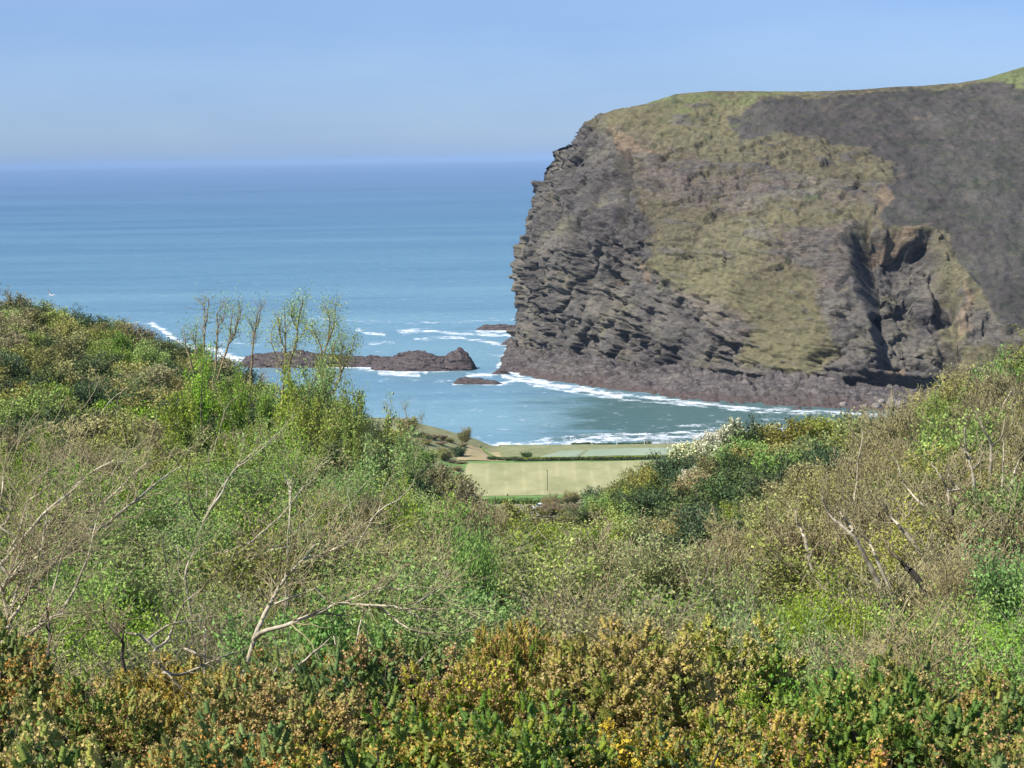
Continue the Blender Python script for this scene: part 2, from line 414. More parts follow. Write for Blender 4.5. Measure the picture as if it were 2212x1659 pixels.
heather = pm([(1600, 300), (1575, 245), (1660, 218), (1790, 203), (1990, 196), (2128, 182), (2230, 196), (2700, 200), (2700, 900), (2150, 690), (2075, 560), (2045, 495), (1900, 468), (1885, 400), (1935, 372), (1870, 320), (1700, 300)])
rockp = [
 [(1000, 850), (1050, 500), (1150, 280), (1260, 250), (1330, 290), (1345, 420), (1400, 480), (1390, 560), (1440, 640), (1520, 700), (1600, 770), (1560, 850), (1200, 860)],
 [(1845, 500), (1900, 485), (2010, 492), (2030, 560), (2040, 690), (2075, 770), (2040, 860), (1820, 860), (1760, 800), (1800, 740), (1780, 640), (1850, 590)],
 [(1480, 770), (1650, 790), (1760, 830), (1820, 850), (1800, 900), (1300, 870)],
 [(2070, 640), (2212, 700), (2212, 740), (2090, 740)]]
rock = np.max([pm(p, 14) for p in rockp], 0)
rock = np.maximum(rock, np.where(qy2 > 815, 1, 0) * 1.0)
scree = pm([(1420, 600), (1560, 640), (1640, 700), (1600, 790), (1480, 780), (1400, 700)], 14)
scree = np.maximum(scree, pm([(1640, 500), (1850, 480), (1850, 600), (1780, 660), (1700, 560)], 18))
scree = np.maximum(scree, pm([(1345, 290), (1500, 345), (1900, 400), (1900, 480), (1500, 460), (1345, 420)], 30) * 0.8)
grass = np.max([pm(p, 12) for p in [
 [(1240, 250), (1400, 215), (1480, 190), (1780, 190), (1660, 225), (1580, 250), (1600, 300), (1450, 290), (1310, 268)],
 [(1385, 555), (1480, 560), (1640, 590), (1760, 580), (1790, 640), (1760, 800), (1590, 790), (1620, 700), (1560, 640), (1420, 620)],
 [(1870, 640), (1960, 560), (2010, 600), (2010, 760), (1900, 790), (1850, 800)],
 [(1650, 420), (1760, 440), (1880, 430), (1890, 480), (1660, 490)],
 [(2020, 800), (2100, 745), (2300, 760), (2300, 900), (2000, 900)],
 [(1300, 860), (1560, 780), (1860, 790), (1850, 815), (1600, 812)]]], 0)
bright = np.maximum(pm([(2110, 182), (2130, 160), (2300, 100), (2300, 195), (2180, 190)], 5), 0.5 * pm([(1380, 225), (1480, 190), (1780, 190), (1660, 215), (1500, 250)], 6))
ochre = np.max([pm(p, 6) for p in [
 [(1318, 270), (1345, 275), (1390, 315), (1440, 335), (1350, 335), (1330, 320)],
 [(1375, 550), (1395, 555), (1390, 610), (1370, 600)],
 [(1905, 385), (1925, 420), (1900, 470), (1885, 430)],
 [(1850, 500), (1960, 478), (2010, 478), (1960, 500), (1880, 520)],
 [(2085, 600), (2100, 700), (2070, 720), (2075, 640)],
 [(1920, 800), (1955, 795), (1960, 815), (1925, 818)]]], 0)
# large forms: the recess on the right, gullies and notches
rec = pm([(1848, 505), (1900, 492), (2010, 498), (2036, 560), (2045, 700), (2055, 780), (1990, 800), (1900, 790), (1890, 700), (1852, 620)], 7)
disp = -rec * 12.0
def gully(pts, w, d):
    global disp
    dd = line_d(qx2 + 10 * wob, qy2, pts); disp = disp - d * np.exp(-(dd / w) ** 2)
gully([(1868, 500), (1878, 560), (1890, 650)], 22, 8)
gully([(2048, 600), (2050, 700), (2045, 780)], 16, 9)
gully([(1340, 335), (1338, 420), (1330, 460)], 13, 8)
gully([(1230, 480), (1250, 540), (1240, 640)], 16, 5)
gully([(1300, 590), (1330, 610)], 12, 6)
gully([(1200, 640), (1180, 720), (1160, 790)], 14, 4)
gully([(1350, 400), (1420, 392)], 9, 5)
gully([(1440, 780), (1380, 800)], 14, 6)
gully([(1760, 780), (1790, 760)], 16, 6)
gully([(1830, 830), (1930, 830), (2030, 825)], 15, 9)
gully([(1960, 840), (2020, 838)], 12, 10)
gully([(1545, 806), (1650, 826), (1755, 850)], 7, 7)
gully([(1330, 800), (1400, 812), (1460, 806)], 6, 4)
gully([(1240, 800), (1290, 815), (1330, 812)], 6, 4)
ledn = fbm(v3(HV[..., 0] / 17, HV[..., 1] / 40, HV[..., 2] / 4.2 + HV[..., 0] / 45), 4)
outc = sstep(0.10, 0.24, ledn + 0.12 * scree - 0.10 * grass + 0.10 * fbm(HV / 45.0 + 70, 2)) * (1 - isplat)
rk = np.clip(np.maximum(rock + 0.25 * scree, 0.5 * outc), 0, 1) * (1 - heather)
strata = v3(HV[..., 0] / 9 + HV[..., 2] / 30, HV[..., 1] / 9, HV[..., 2] / 3.6 + HV[..., 0] / 17 + 0.8 * wob)
d1, c1 = worley(v3(HV[..., 0] / 11, HV[..., 1] / 11, HV[..., 2] / 15 + HV[..., 0] / 40) + 0.6 * wob[..., None])
d2, c2_ = worley(strata * 1.3)
d3, c3_ = worley(strata * 3.1 + 5)
d0, c0 = worley(v3(HV[..., 0] / 26 - HV[..., 2] / 50, HV[..., 1] / 26, HV[..., 2] / 34) + 0.5 * wob[..., None] + 8)
rough = sstep(-0.25, 0.35, fbm(HV / 16.0 + 31, 3))
big = (c0 - 0.5) * 6.0 + (c1 - 0.5) * 4.2 + (0.5 - d1) * 2.2
mid = ((c2_ - 0.5) * 2.3 + (0.5 - d2) * 1.0) * (0.25 + 0.75 * rough)
sml = (c3_ - 0.5) * 1.6 * (0.2 + 0.8 * rough)
rid = ridged(v3(HV[..., 0] / 34, HV[..., 1] / 34, HV[..., 2] / 60)) * 4
fade = np.ones(HV.shape[1]); fade[:NP] = np.linspace(0.3, 1, NP)
wst = sstep(1500, 1250, qx2)
bed = perlin(v3(HV[..., 0] / 40, HV[..., 1] / 60, HV[..., 2] / 3.0 + HV[..., 0] / 9 + 1.5 * wob)); bed = np.clip(bed * 3, -1, 1)
disp = disp + 1.6 * outc * (1 - heather) * (1 - rock)
disp = disp + np.clip(rk - 0.3 * outc * (1 - rock), 0, 1) * (big * (1 + 0.15 * wst) + mid * 1.25 + sml * 1.3 + rid + 1.1 * bed * (0.4 + 0.6 * rough) - 4.6 * (1 - isplat))
disp = disp + (1 - rk) * (1.6 * fbm(HV / 18.0, 4) + 0.9 * fbm(HV / 4.0, 3) + (0.75 + 0.9 * scree + 0.3 * rough) * (1 - heather) * ((c2_ - 0.5) * 1.5 + 0.9 * (c3_ - .5)) + (1 - heather) * 2.4 * (c1 - 0.5) * (1 - 0.5 * grass))
tussock = fbm(HV / 2.2, 2)
disp = disp + (1 - rk) * (1 - heather) * 0.6 * tussock + heather * (0.5 * fbm(HV / 3.0, 3) + 1.2 * fbm(HV / 9.0, 2))
crestfade = np.ones(HV.shape[1]); crestfade[-14:] = np.linspace(1, 0.12, 14)
cf2 = crestfade[None] * (1 - sstep(0.5, 0.8, steep)[:, None] * 0.0) + (1 - crestfade[None]) * 0.55 * sstep(0.6, 0.85, steep)[:, None]
disp = disp * fade[None] * cf2
disp[:, :NP] *= 0.4
disp[:, :NP] = disp[:, :NP] + (c3_[:, :NP] - 0.4) * 1.5 + (c2_[:, :NP] - .5) * 1.4
Nh = N.copy(); Nh[..., 2] = Nh[..., 2] * 0.6
Nh /= np.linalg.norm(Nh, axis=-1)[..., None]
HV2 = HV + Nh * disp[..., None]
# ledges dipping left to right near the foot
led = sstep(0, 1, (perlin(v3(HV[..., 0] / 28, HV[..., 1] / 60, HV[..., 2] / 2.4 + HV[..., 0] / 22)) + 0.4)) * sstep(780, 800, qy2)
HV2 = HV2 + Nh * (led * 3.4)[..., None] * (1 - isplat)[..., None]

m = NT('headland_turf_and_rock')
pz = m.pos(); pst = m.pos((0.5, 0.5, 1.6))
a_r, a_h, a_g, a_b, a_o, a_s = [m.attr(x) for x in ('rock', 'heather', 'grass', 'bright', 'ochre', 'scree')]
nf = m.noise(pz, 0.32, 8, 0.72); nm = m.noise(pz, 0.07, 6, 0.65); nv = m.noise(pst, 0.55, 7, 0.7, 0.8)
nl = m.noise(pz, 0.022, 5, 0.6, 0.5)
nh = m.noise(m.pos((0.6, 0.6, 2.0)), 0.13, 6, 0.7, 0.4)
jit = m.math('ADD', m.math('MULTIPLY', m.math('SUBTRACT', nh, 0.5), 2.4), m.math('MULTIPLY', m.math('SUBTRACT', nm, 0.5), 1.6))
def ragged(a, lo=0.22, hi=0.85): return m.mr(m.math('ADD', a, jit), lo, hi)
turf = m.ramp(m.math('ADD', m.math('MULTIPLY', nf, 0.6), m.math('MULTIPLY', nv, 0.4)), [(0.36, (0.048, 0.046, 0.032)), (0.46, (0.096, 0.085, 0.055)), (0.55, (0.138, 0.126, 0.074)), (0.66, (0.191, 0.167, 0.104))])
screec = m.ramp(nv, [(0.34, (0.065, 0.057, 0.052)), (0.5, (0.127, 0.107, 0.095)), (0.64, (0.183, 0.159, 0.132))])
grassc = m.ramp(m.math('ADD', m.math('MULTIPLY', nf, 0.6), m.math('MULTIPLY', nl, 0.4)), [(0.36, (0.071, 0.072, 0.036)), (0.5, (0.122, 0.112, 0.059)), (0.64, (0.168, 0.146, 0.087))])
heathc = m.ramp(m.math('ADD', m.math('MULTIPLY', nm, 0.55), m.math('MULTIPLY', nf, 0.45)), [(0.34, (0.040, 0.051, 0.029)), (0.43, (0.049, 0.051, 0.041)), (0.52, (0.067, 0.060, 0.056)), (0.62, (0.086, 0.080, 0.073))])
rockc = m.ramp(m.math('ADD', m.math('MULTIPLY', nv, 0.7), m.math('MULTIPLY', nm, 0.3)), [(0.34, (0.036, 0.034, 0.036)), (0.45, (0.069, 0.065, 0.061)), (0.54, (0.107, 0.099, 0.088)), (0.66, (0.177, 0.161, 0.134))])
ochrec = m.ramp(nf, [(0.35, (0.182, 0.118, 0.076)), (0.6, (0.304, 0.215, 0.137))])
brightc = m.ramp(nf, [(0.35, (0.094, 0.120, 0.046)), (0.65, (0.159, 0.182, 0.076))])
c = m.mix(m.math('MULTIPLY', ragged(a_s), 0.9), turf, screec)
c = m.mix(m.math('MULTIPLY', ragged(a_g), 0.62), c, grassc)
c = m.mix(m.math('MULTIPLY', ragged(a_b), 0.9), c, brightc)
c = m.mix(m.mr(m.math('ADD', a_h, m.math('MULTIPLY', jit, 0.8)), 0.28, 0.72), c, heathc)
rockc = m.mix(m.mr(nl, 0.45, 0.65), rockc, m.mix(0.4, rockc, (0.17, 0.145, 0.115)))
rockc = m.mix(m.math('MULTIPLY', m.mr(nm, 0.52, 0.66), 0.5), rockc, (0.125, 0.12, 0.07))
c = m.mix(m.mr(m.math('ADD', a_r, m.math('MULTIPLY', jit, 0.6)), 0.25, 0.62), c, rockc)
c = m.mix(m.math('MULTIPLY', ragged(a_o), 0.42), c, ochrec)
c = m.mix(m.math('MULTIPLY', m.mr(m.math('ADD', m.attr('tuft'), m.math('MULTIPLY', m.math('SUBTRACT', nf, 0.5), 0.8)), 0.3, 0.6), 0.85), c, (0.075, 0.085, 0.045))
spk = m.noise(m.pos((1, 1, 2.4)), 0.20, 5, 0.75)
c = m.mix(m.math('MULTIPLY', m.math('MULTIPLY', m.mr(spk, 0.54, 0.62), m.math('SUBTRACT', 1.0, a_r)), 0.65), c, (0.085, 0.085, 0.055))
c = m.mix(1.0, c, m.ramp(m.mr(nl, 0.35, 0.65), [(0, (0.84, 0.80, 0.80)), (1, (1.14, 1.14, 1.08))]), 'MULTIPLY')
c = m.mix(m.math('MULTIPLY', m.attr('plat'), 0.7), c, m.ramp(nv, [(0.35, (0.035, 0.028, 0.028)), (0.5, (0.095, 0.080, 0.076)), (0.65, (0.18, 0.155, 0.145))]))
# wet rock just above the water line
sep = m.n('ShaderNodeSeparateXYZ'); m.l(m.pos(), sep.inputs[0])
wet = m.mr(m.math('ADD', sep.outputs[2], m.math('MULTIPLY', nf, 3.0)), 4.2, 2.2)
c = m.mix(m.math('MULTIPLY', wet, 0.75), c, (0.085, 0.062, 0.055))
m.surf(c, 0.92, m.bump(m.math('ADD', nf, nv), 0.9, 1.0), spec=0.15)
hl = new_mesh('headland', HV2, grid_faces(*HV2.shape[:2]), dict(tuft=tuft, plat=isplat * 1.0, rock=rk, heather=heather, grass=grass, bright=bright, ochre=ochre, scree=scree), [m.m])
tag(obj('headland', hl), kind='structure')

# ------------------------------------------------------------------ rocks in the water
mr = NT('sea_rock')
pr = mr.pos((0.6, 0.6, 2.2)); nr = mr.noise(pr, 0.8, 7, 0.7, 0.6)
cr_ = mr.ramp(nr, [(0.34, (0.024, 0.019, 0.019)), (0.5, (0.060, 0.046, 0.043)), (0.64, (0.120, 0.094, 0.085))])
mr.surf(cr_, 0.75, mr.bump(nr, 1.0, 0.6), spec=0.3)
def sea_rock(prof, base_row, depth, label, seed, name='sea_rock'):
    """prof: (px, row) of the skyline; built as a real ridge of rock standing in the water"""
    prof = np.array(prof, float) * K if prof[0][0] > 0 else prof
    n, mm = int((prof[-1, 0] - prof[0, 0]) * 1.6) + 8, 44
    px = np.linspace(prof[0, 0], prof[-1, 0], n); rr = np.interp(px, prof[:, 0], prof[:, 1])
    v = np.linspace(-1, 1, mm)
    D0 = seaD(base_row, px); x0 = P(px, base_row, D0)[:, 0]
    ztop = P(px, rr, D0)[:, 2]
    e = np.minimum((px - px[0]) / 6, (px[-1] - px) / 6).clip(0, 1)
    ztop = np.maximum(ztop, 0.3) * np.sqrt(e)
    X = x0[:, None] + 0 * v[None]; Y = D0[:, None] + depth * 0.25 * np.sin(x0 / 11 + seed)[:, None] + v[None] * depth * (0.35 + 0.65 * np.sqrt(e)[:, None])
    prof_v = (1 - np.abs(v) ** 1.7)
    Z = -1.5 + (ztop[:, None] + 1.5) * prof_v[None]
    p = v3(X, Y, Z); q = v3(X / 5 + Z / 6, Y / 3, Z / 1.4 + X / 9 + seed)
    dd, cc = worley(q); d5, c5 = worley(q * 2.3 + 3)
    amp = np.clip(ztop / 4, 0.25, 1)[:, None]
    Z = Z + amp * ((cc - 0.5) * 1.2 + (c5 - .5) * 0.7) * prof_v[None] ** 0.5
    Y = Y + (cc - .5) * 1.4
    me = new_mesh(name, v3(X, Y, Z), grid_faces(n, mm), mats=[mr.m])
    return tag(obj(name, me), label, 'sea rock', 'rocks standing in the bay')
sea_rock([(520, 772), (560, 766), (620, 760), (650, 757), (690, 766), (770, 770), (830, 773), (880, 775), (940, 779), (1000, 788), (1010, 792)], 791 * K, 8, 'long low dark reef awash with white surf, behind the tall thin willow stems', 1)
sea_rock([(800, 786), (840, 778), (862, 763), (880, 760), (930, 760), (945, 766), (962, 767), (978, 757), (996, 754), (1010, 764), (1026, 782), (1031, 792)], 797 * K, 10, 'tallest dark humped rock at the right end of the long reef', 2)
sea_rock([(1028, 709), (1045, 703), (1080, 701), (1110, 702), (1135, 705), (1140, 710)], 712 * K, 7, 'small flat distant rock just left of the headland foot, farthest out', 3)
sea_rock([(978, 826), (990, 818), (1010, 816), (1040, 819), (1065, 820), (1085, 826)], 829 * K, 4, 'low ragged rock nearest the beach, below the headland point', 4)
sea_rock([(1012 + 60, 797), (1085, 788), (1100, 784), (1125, 780), (1140, 778), (1150, 790)], 800 * K, 7, 'low brown rock touching the tip of the headland', 5)
sea_rock([(1080, 742), (1092, 734), (1105, 728), (1118, 735), (1124, 742)], 744 * K, 5, 'dark knob of rock at the seaward corner of the cliff', 6)
sea_rock([(1060, 806), (1072, 801), (1090, 801), (1106, 807)], 808 * K, 2.5, 'smallest rock, washed over by foam beside the headland tip', 7)

def boulder(X, Y, w, h, seed, label):
    n, mm = 20, 12; th, ph = np.meshgrid(np.linspace(0, 2 * math.pi, n), np.linspace(0, math.pi / 2 + 0.5, mm)); d = v3(np.sin(ph) * np.cos(th), np.sin(ph) * np.sin(th), np.cos(ph))
    dd, cc = worley(d * 1.3 + seed); rr = 1 + 0.35 * (cc - .5); rr[:, -1] = rr[:, 0]
    px, py = X * K, Y * K; D = float(seaD(py, px)) * (CAMZ - 2.5) / CAMZ; p0 = P(px, py, D)
    o = obj('boulder', new_mesh('boulder', d * rr[..., None] * np.array([w / 4, w / 4.5, h * 0.5]), grid_faces(mm, n), mats=[BM]), loc=tuple(p0)); tag(o, label, 'boulder', None)
_m = NT('pale_boulder'); _n = _m.noise(_m.pos(), 1.2, 6, 0.7); _m.surf(_m.ramp(_n, [(0.35, (0.12, 0.10, 0.09)), (0.6, (0.25, 0.22, 0.19))]), 0.9, _m.bump(_n, 0.8, 0.4)); BM = _m.m
for q in [(1928, 872, 9, 4.0, 1, 'largest pale boulder under the mouth of the sea cave'), (1944, 875, 6, 3.0, 2, 'pale boulder just right of the largest one below the sea cave'), (1893, 877, 7, 2.2, 3, 'long flat pinkish boulder on the shore left of the cave boulders'), (1868, 878, 5, 2.0, 4, 'small pinkish boulder at the left end of the flat pinkish one'), (1905, 868, 6, 2.2, 5, 'grey boulder against the cliff foot left of the sea cave boulders'), (1822, 874, 5, 2.0, 6, 'low grey boulder farthest left on the upper shore')]: boulder(*q)

# ------------------------------------------------------------------ sea
sc_ = np.concatenate([np.arange(-1400, -20, 60), np.arange(-20, 1044, 1.5), np.arange(1044, 2500, 60)])
rows = np.concatenate([158 + np.geomspace(0.9, 60, 60), np.arange(220.5, 300, 1.2), np.arange(300, 450, 0.8), np.arange(450, 560, 6)])
spx, spy = np.meshgrid(sc_, rows); SD = seaD(spy, level=True)
SV = np.stack([(spx - 512) * SD / FP, SD, 0 * SD], -1)
fx, fy = proj(SV); fx, fy = fx / K, fy / K
SX, SY = SV[..., 0], SV[..., 1]
n_a = fbm(v3(SX / 30, SY / 16, 0 * SX), 4); n_b = fbm(v3(SX / 7, SY / 5, 0 * SX + 3), 4)
foam = np.zeros(spx.shape)
def fl(pts, w, s=1.0, wob_=5.0, thr=0.0):
    global foam
    d = line_d(fx + wob_ * 2.5 * n_a, (fy + wob_ * 0.5 * n_b) * 1.0, pts)
    foam = np.maximum(foam, s * np.exp(-(d / w) ** 2) * np.clip(0.85 + 1.1 * (n_b - thr), 0, 1))
wl = np.stack(proj(np.stack([O[:, 0], O[:, 1], 0 * U], -1)), -1)[(U > 6) & (U < 19)][::10] / K
fl(wl, 4.5, 1.0, 2, -0.1)
fl([(1085, 812), (1130, 822), (1230, 838), (1310, 850), (1340, 858)], 5, 1.2, 2, -0.4)
fl([(1140, 830), (1300, 858), (1500, 876), (1620, 888), (1760, 895)], 3.0, 0.9, 2, -0.1)
fl([(1060, 810), (1010, 812), (1090, 806), (1140, 802)], 4, 1.1, 2, -0.4)
fl([(980, 828), (1080, 829), (1110, 822)], 3.5, 1.1, 2, -0.4)
fl([(470, 768), (520, 775), (600, 784), (760, 792), (840, 800), (920, 803)], 5, 1.25, 2, -0.4)
fl([(840, 798), (900, 806), (905, 812), (820, 806)], 4.5, 1.0, 3, -0.3)
fl([(480, 765), (515, 778)], 8, 1.3, 2, -0.5)
fl([(930, 803), (1010, 796)], 2.5, 0.8, 3)
fl([(330, 700), (350, 712), (385, 738), (420, 752), (480, 758)], 5.5, 1.1, 3, -0.3)
fl([(180, 692), (260, 697), (330, 699)], 2.5, 0.6, 4)
fl([(690, 688), (800, 694), (900, 698), (1060, 692), (1112, 690)], 2.6, 0.55, 4)
fl([(520, 685), (690, 690)], 2.0, 0.35, 5)
fl([(770, 712), (790, 720), (830, 723)], 3.5, 0.95, 4, -0.2)
fl([(860, 716), (920, 714), (1000, 722), (1112, 724)], 4.0, 0.95, 5, -0.1)
fl([(900, 732), (980, 728), (1050, 738), (1112, 748)], 3.5, 0.8, 5, -0.1)
fl([(1030, 716), (1120, 716)], 3.0, 1.1, 2, -0.3)
fl([(1060, 742), (1110, 745), (1090, 756)], 4, 1.0, 3, -0.2)
fl([(1000, 758), (1060, 765), (1090, 772)], 3, 0.5, 5)
fl([(800, 742), (850, 740)], 3, 0.8, 4)
fl([(820, 824), (900, 822), (980, 824)], 2.2, 0.35, 4)
fl([(440, 740), (560, 745)], 4, 0.4, 6)
for k in range(16):
    y0 = 935 + k * 1.9
    xs = 1500 - 20 * k if k < 10 else 1180
    fl([(1560 + 8 * k, y0 - 12), (1480, y0 - 2), (xs - 160, y0 + 3), (xs - 260 + 5 * k, y0 + 5)], 2.4, 0.85, 7, 0.05)
fl([(1200, 956), (1330, 950), (1480, 944), (1700, 925)], 6.0, 0.95, 4, 0.0)
fl([(1300, 938), (1400, 928), (1560, 912), (1700, 905)], 2.6, 0.55, 5)
fl([(1130, 950), (1260, 945)], 2.5, 0.4, 5)
foam = np.clip(foam, 0, 1.2)
# the cliff's dark green reflection, painted into the water colour before it
cliff_refl = np.clip(1 - line_d(fx, fy * 1.6, [(1100, 880 * 1.6), (1300, 905 * 1.6), (1600, 920 * 1.6), (1900, 905 * 1.6)]) / 150.0, 0, 1)
cliff_refl = np.clip(cliff_refl + 0.45 * n_a + 0.15 * n_b, 0, 1) * sstep(1060, 1420, fx + 160 * n_a + 40 * n_b)
m = NT('sea_water')
geo = m.n('ShaderNodeNewGeometry'); sx = m.n('ShaderNodeSeparateXYZ'); m.l(geo.outputs['Position'], sx.inputs[0])
dist = sx.outputs[1]
logd = m.math('LOGARITHM', dist, 10.0)
base = m.ramp(m.mr(logd, 2.8, 4.3), [(0, (0.140, 0.255, 0.300)), (0.22, (0.088, 0.185, 0.240)), (0.5, (0.062, 0.142, 0.205)), (0.75, (0.066, 0.136, 0.212)), (1, (0.075, 0.142, 0.235))])
# long bands of swell and wind on the water, wider farther out
mp1 = m.pos((0.0016, 0.006, 1)); mp2 = m.pos((0.012, 0.05, 1)); mp3 = m.pos((0.0004, 0.0012, 1))
b1 = m.noise(mp1, 1.0, 5, 0.6); b2 = m.noise(mp2, 1.0, 5, 0.65); b3 = m.noise(mp3, 1.0, 5, 0.6)
band = m.math('ADD', m.math('ADD', m.math('MULTIPLY', b1, 0.4), m.math('MULTIPLY', b2, 0.25)), m.math('MULTIPLY', b3, 0.35))
base = m.mix(1.0, base, m.ramp(m.mr(band, 0.36, 0.64), [(0, (0.72, 0.78, 0.85)), (1, (1.25, 1.18, 1.10))]), 'MULTIPLY')
base = m.mix(m.math('MULTIPLY', m.mr(m.attr('cliff_reflection'), 0.0, 0.6), 0.92), base, (0.050, 0.105, 0.095))  # dark teal painted in as the reflection of the cliff
nz = m.noise(m.pos((0.5, 0.55, 1)), 0.9, 6, 0.8, 0.8)
nz2 = m.noise(m.pos((0.12, 0.10, 1)), 1.0, 5, 0.6)
fo = m.mr(m.math('ADD', m.math('MULTIPLY', m.attr('foam'), 0.72), m.math('ADD', m.math('MULTIPLY', m.math('SUBTRACT', nz, 0.5), 2.4), m.math('MULTIPLY', m.math('SUBTRACT', nz2, 0.5), 2.0))), 0.25, 0.85)
col = m.mix(m.math('MULTIPLY', fo, m.mr(nz, 0.3, 0.55, 0.6, 1.0)), base, (0.60, 0.63, 0.65))
wv = m.noise(m.pos((0.10, 0.28, 1)), 1.0, 8, 0.65)
b = m.surf(col, m.mr(fo, 0, 1, 0.32, 0.9), m.bump(wv, 0.55, 2.2), spec=0.5, IOR=1.33)
sea = obj('sea', new_mesh('sea', SV, grid_faces(len(rows), len(sc_)), dict(foam=foam, cliff_reflection=cliff_refl), [m.m], smooth=True)); tag(sea, kind='structure')

# ------------------------------------------------------------------ fields on the valley floor
def strip(name, a, b, d0, d1, mat, lift, n=40, k=24, pw=None):
    """sheet over the ground between columns a(D), b(D) and distances d0..d1"""
    t = np.linspace(0, 1, n)[:, None]; u = np.linspace(0, 1, k)[None]
    D = d0 + (d1 - d0) * t + 0 * u
    A = np.interp(D, [d0, d1], a); B = np.interp(D, [d0, d1], b)
    px = A + (B - A) * u
    V = gpt(px, D); V[..., 2] += lift
    return tag(obj(name, new_mesh(name, V, grid_faces(n, k), mats=[mat], smooth=True)), kind='structure')
def fieldmat(name, stops, scale=0.25, stripes=0.0, s2=(0.4, 0.38, 0.2)):
    m = NT(name); n = m.noise(m.pos((1, 0.35, 1)), scale, 6, 0.65); c = m.ramp(n, stops)
    if stripes:
        w = m.n('ShaderNodeTexWave'); w.wave_type = 'BANDS'; w.bands_direction = 'X'; w.inputs['Scale'].default_value = 0.07
        w.inputs['Distortion'].default_value = 5; w.inputs['Detail'].default_value = 1; w.inputs['Detail Scale'].default_value = 0.4
        m.l(m.pos((1, 0.22, 1)), w.inputs['Vector'])
        c = m.mix(m.math('MULTIPLY', m.math('MULTIPLY', m.mr(w.outputs['Fac'], 0.80, 1.0), m.mr(n, 0.35, 0.6)), stripes), c, s2)
    m.surf(c, 0.95, m.bump(n, 0.3, 0.1)); return m.m
F_hay = fieldmat('mown_grass', [(0.32, (0.205, 0.212, 0.092)), (0.5, (0.262, 0.258, 0.122)), (0.66, (0.315, 0.300, 0.150))], 0.12, 0.5, (0.36, 0.335, 0.175))
F_green = fieldmat('lush_grass', [(0.3, (0.086, 0.164, 0.040)), (0.7, (0.156, 0.242, 0.072))])
F_pale = fieldmat('pale_pasture', [(0.3, (0.187, 0.234, 0.152)), (0.7, (0.265, 0.312, 0.216))], 0.1)
F_lawn = fieldmat('thin_pasture', [(0.3, (0.133, 0.156, 0.064)), (0.7, (0.234, 0.234, 0.120))], 0.3)
F_straw = fieldmat('straw_grass', [(0.3, (0.265, 0.218, 0.104)), (0.7, (0.390, 0.312, 0.176))], 0.2)
strip('lush_margin', (425, 440), (680, 680), 541, 612, F_green, 0.35)
strip('mown_field', (450, 466), (690, 690), 546, 606, F_hay, 0.42)
strip('straw_field', (455, 463), (505, 497), 614, 652, F_straw, 0.35)
strip('thin_pasture', (505, 497), (700, 700), 620, 690, F_lawn, 0.35)
strip('pale_pasture', (536, 560), (575, 585), 626, 652, F_pale, 0.42)
strip('pale_pasture', (579, 589), (690, 690), 626, 654, F_pale, 0.42)
m = NT('tarmac'); m.surf(m.ramp(m.noise(m.pos(), 1.5, 5, 0.7), [(0.3, (0.15, 0.13, 0.11)), (0.7, (0.24, 0.205, 0.175))]), 0.95)
def road():
    pts = np.array([(505, 528), (520, 524), (536, 521), (556, 519)], float)   # column, distance
    px = np.interp(np.linspace(0, 3, 30), np.arange(4), pts[:, 0]); D = np.interp(np.linspace(0, 3, 30), np.arange(4), pts[:, 1])
    P0 = gpt(px, D - 6); P1 = gpt(px, D + 7); V = np.stack([P0, P1], 1); V[..., 2] += 0.35
    tag(obj('road', new_mesh('road', V, grid_faces(30, 2), mats=[m.m])), kind='structure')
road()

# ------------------------------------------------------------------ plants: skeleton grower
def grow(segs, tips, p, d, L, r, depth, prm, R):
    """one limb as bent segments, then side limbs; tips collects points along the thin wood"""
    n = prm['nseg'][depth]; step = L / n; pts = [p]; rad = [r]
    for k in range(n):
        d = d + np.array([R.gauss(0, 1), R.gauss(0, 1), R.gauss(0, 1)]) * prm['bend'] + np.array([prm.get('wind', 0.0), 0, prm['up'] * (0.5 if depth else 0.2)])
        d = d / math.sqrt(float(d @ d)); q = pts[-1] + d * step; rr = max(r * (1 - 0.75 * (k + 1) / n), prm['rmin'])
        segs.append((*pts[-1], *q, rad[-1], rr)); pts.append(q); rad.append(rr)
        if depth >= prm['tipdepth']: tips.append((q, d, depth))
    if depth < prm['depth']:
        for _ in range(prm['kids'][depth]):
            t = R.uniform(prm['from'][depth], 1.0) * n; k = min(int(t), n - 1); f = t - k
            base = pts[k] * (1 - f) + pts[k + 1] * f
            a = R.uniform(0, 2 * math.pi); s = prm['spread'][depth] * R.uniform(0.6, 1.3)
            ax = np.array([math.cos(a), math.sin(a), R.uniform(-0.3, 0.5)]); nd = d * (1 - 0.35 * s) + ax * s
            nd = nd / math.sqrt(float(nd @ nd))
            grow(segs, tips, base, nd, L * prm['ratio'][depth] * R.uniform(0.7, 1.2), max(rad[k] * 0.6, prm['rmin']), depth + 1, prm, R)
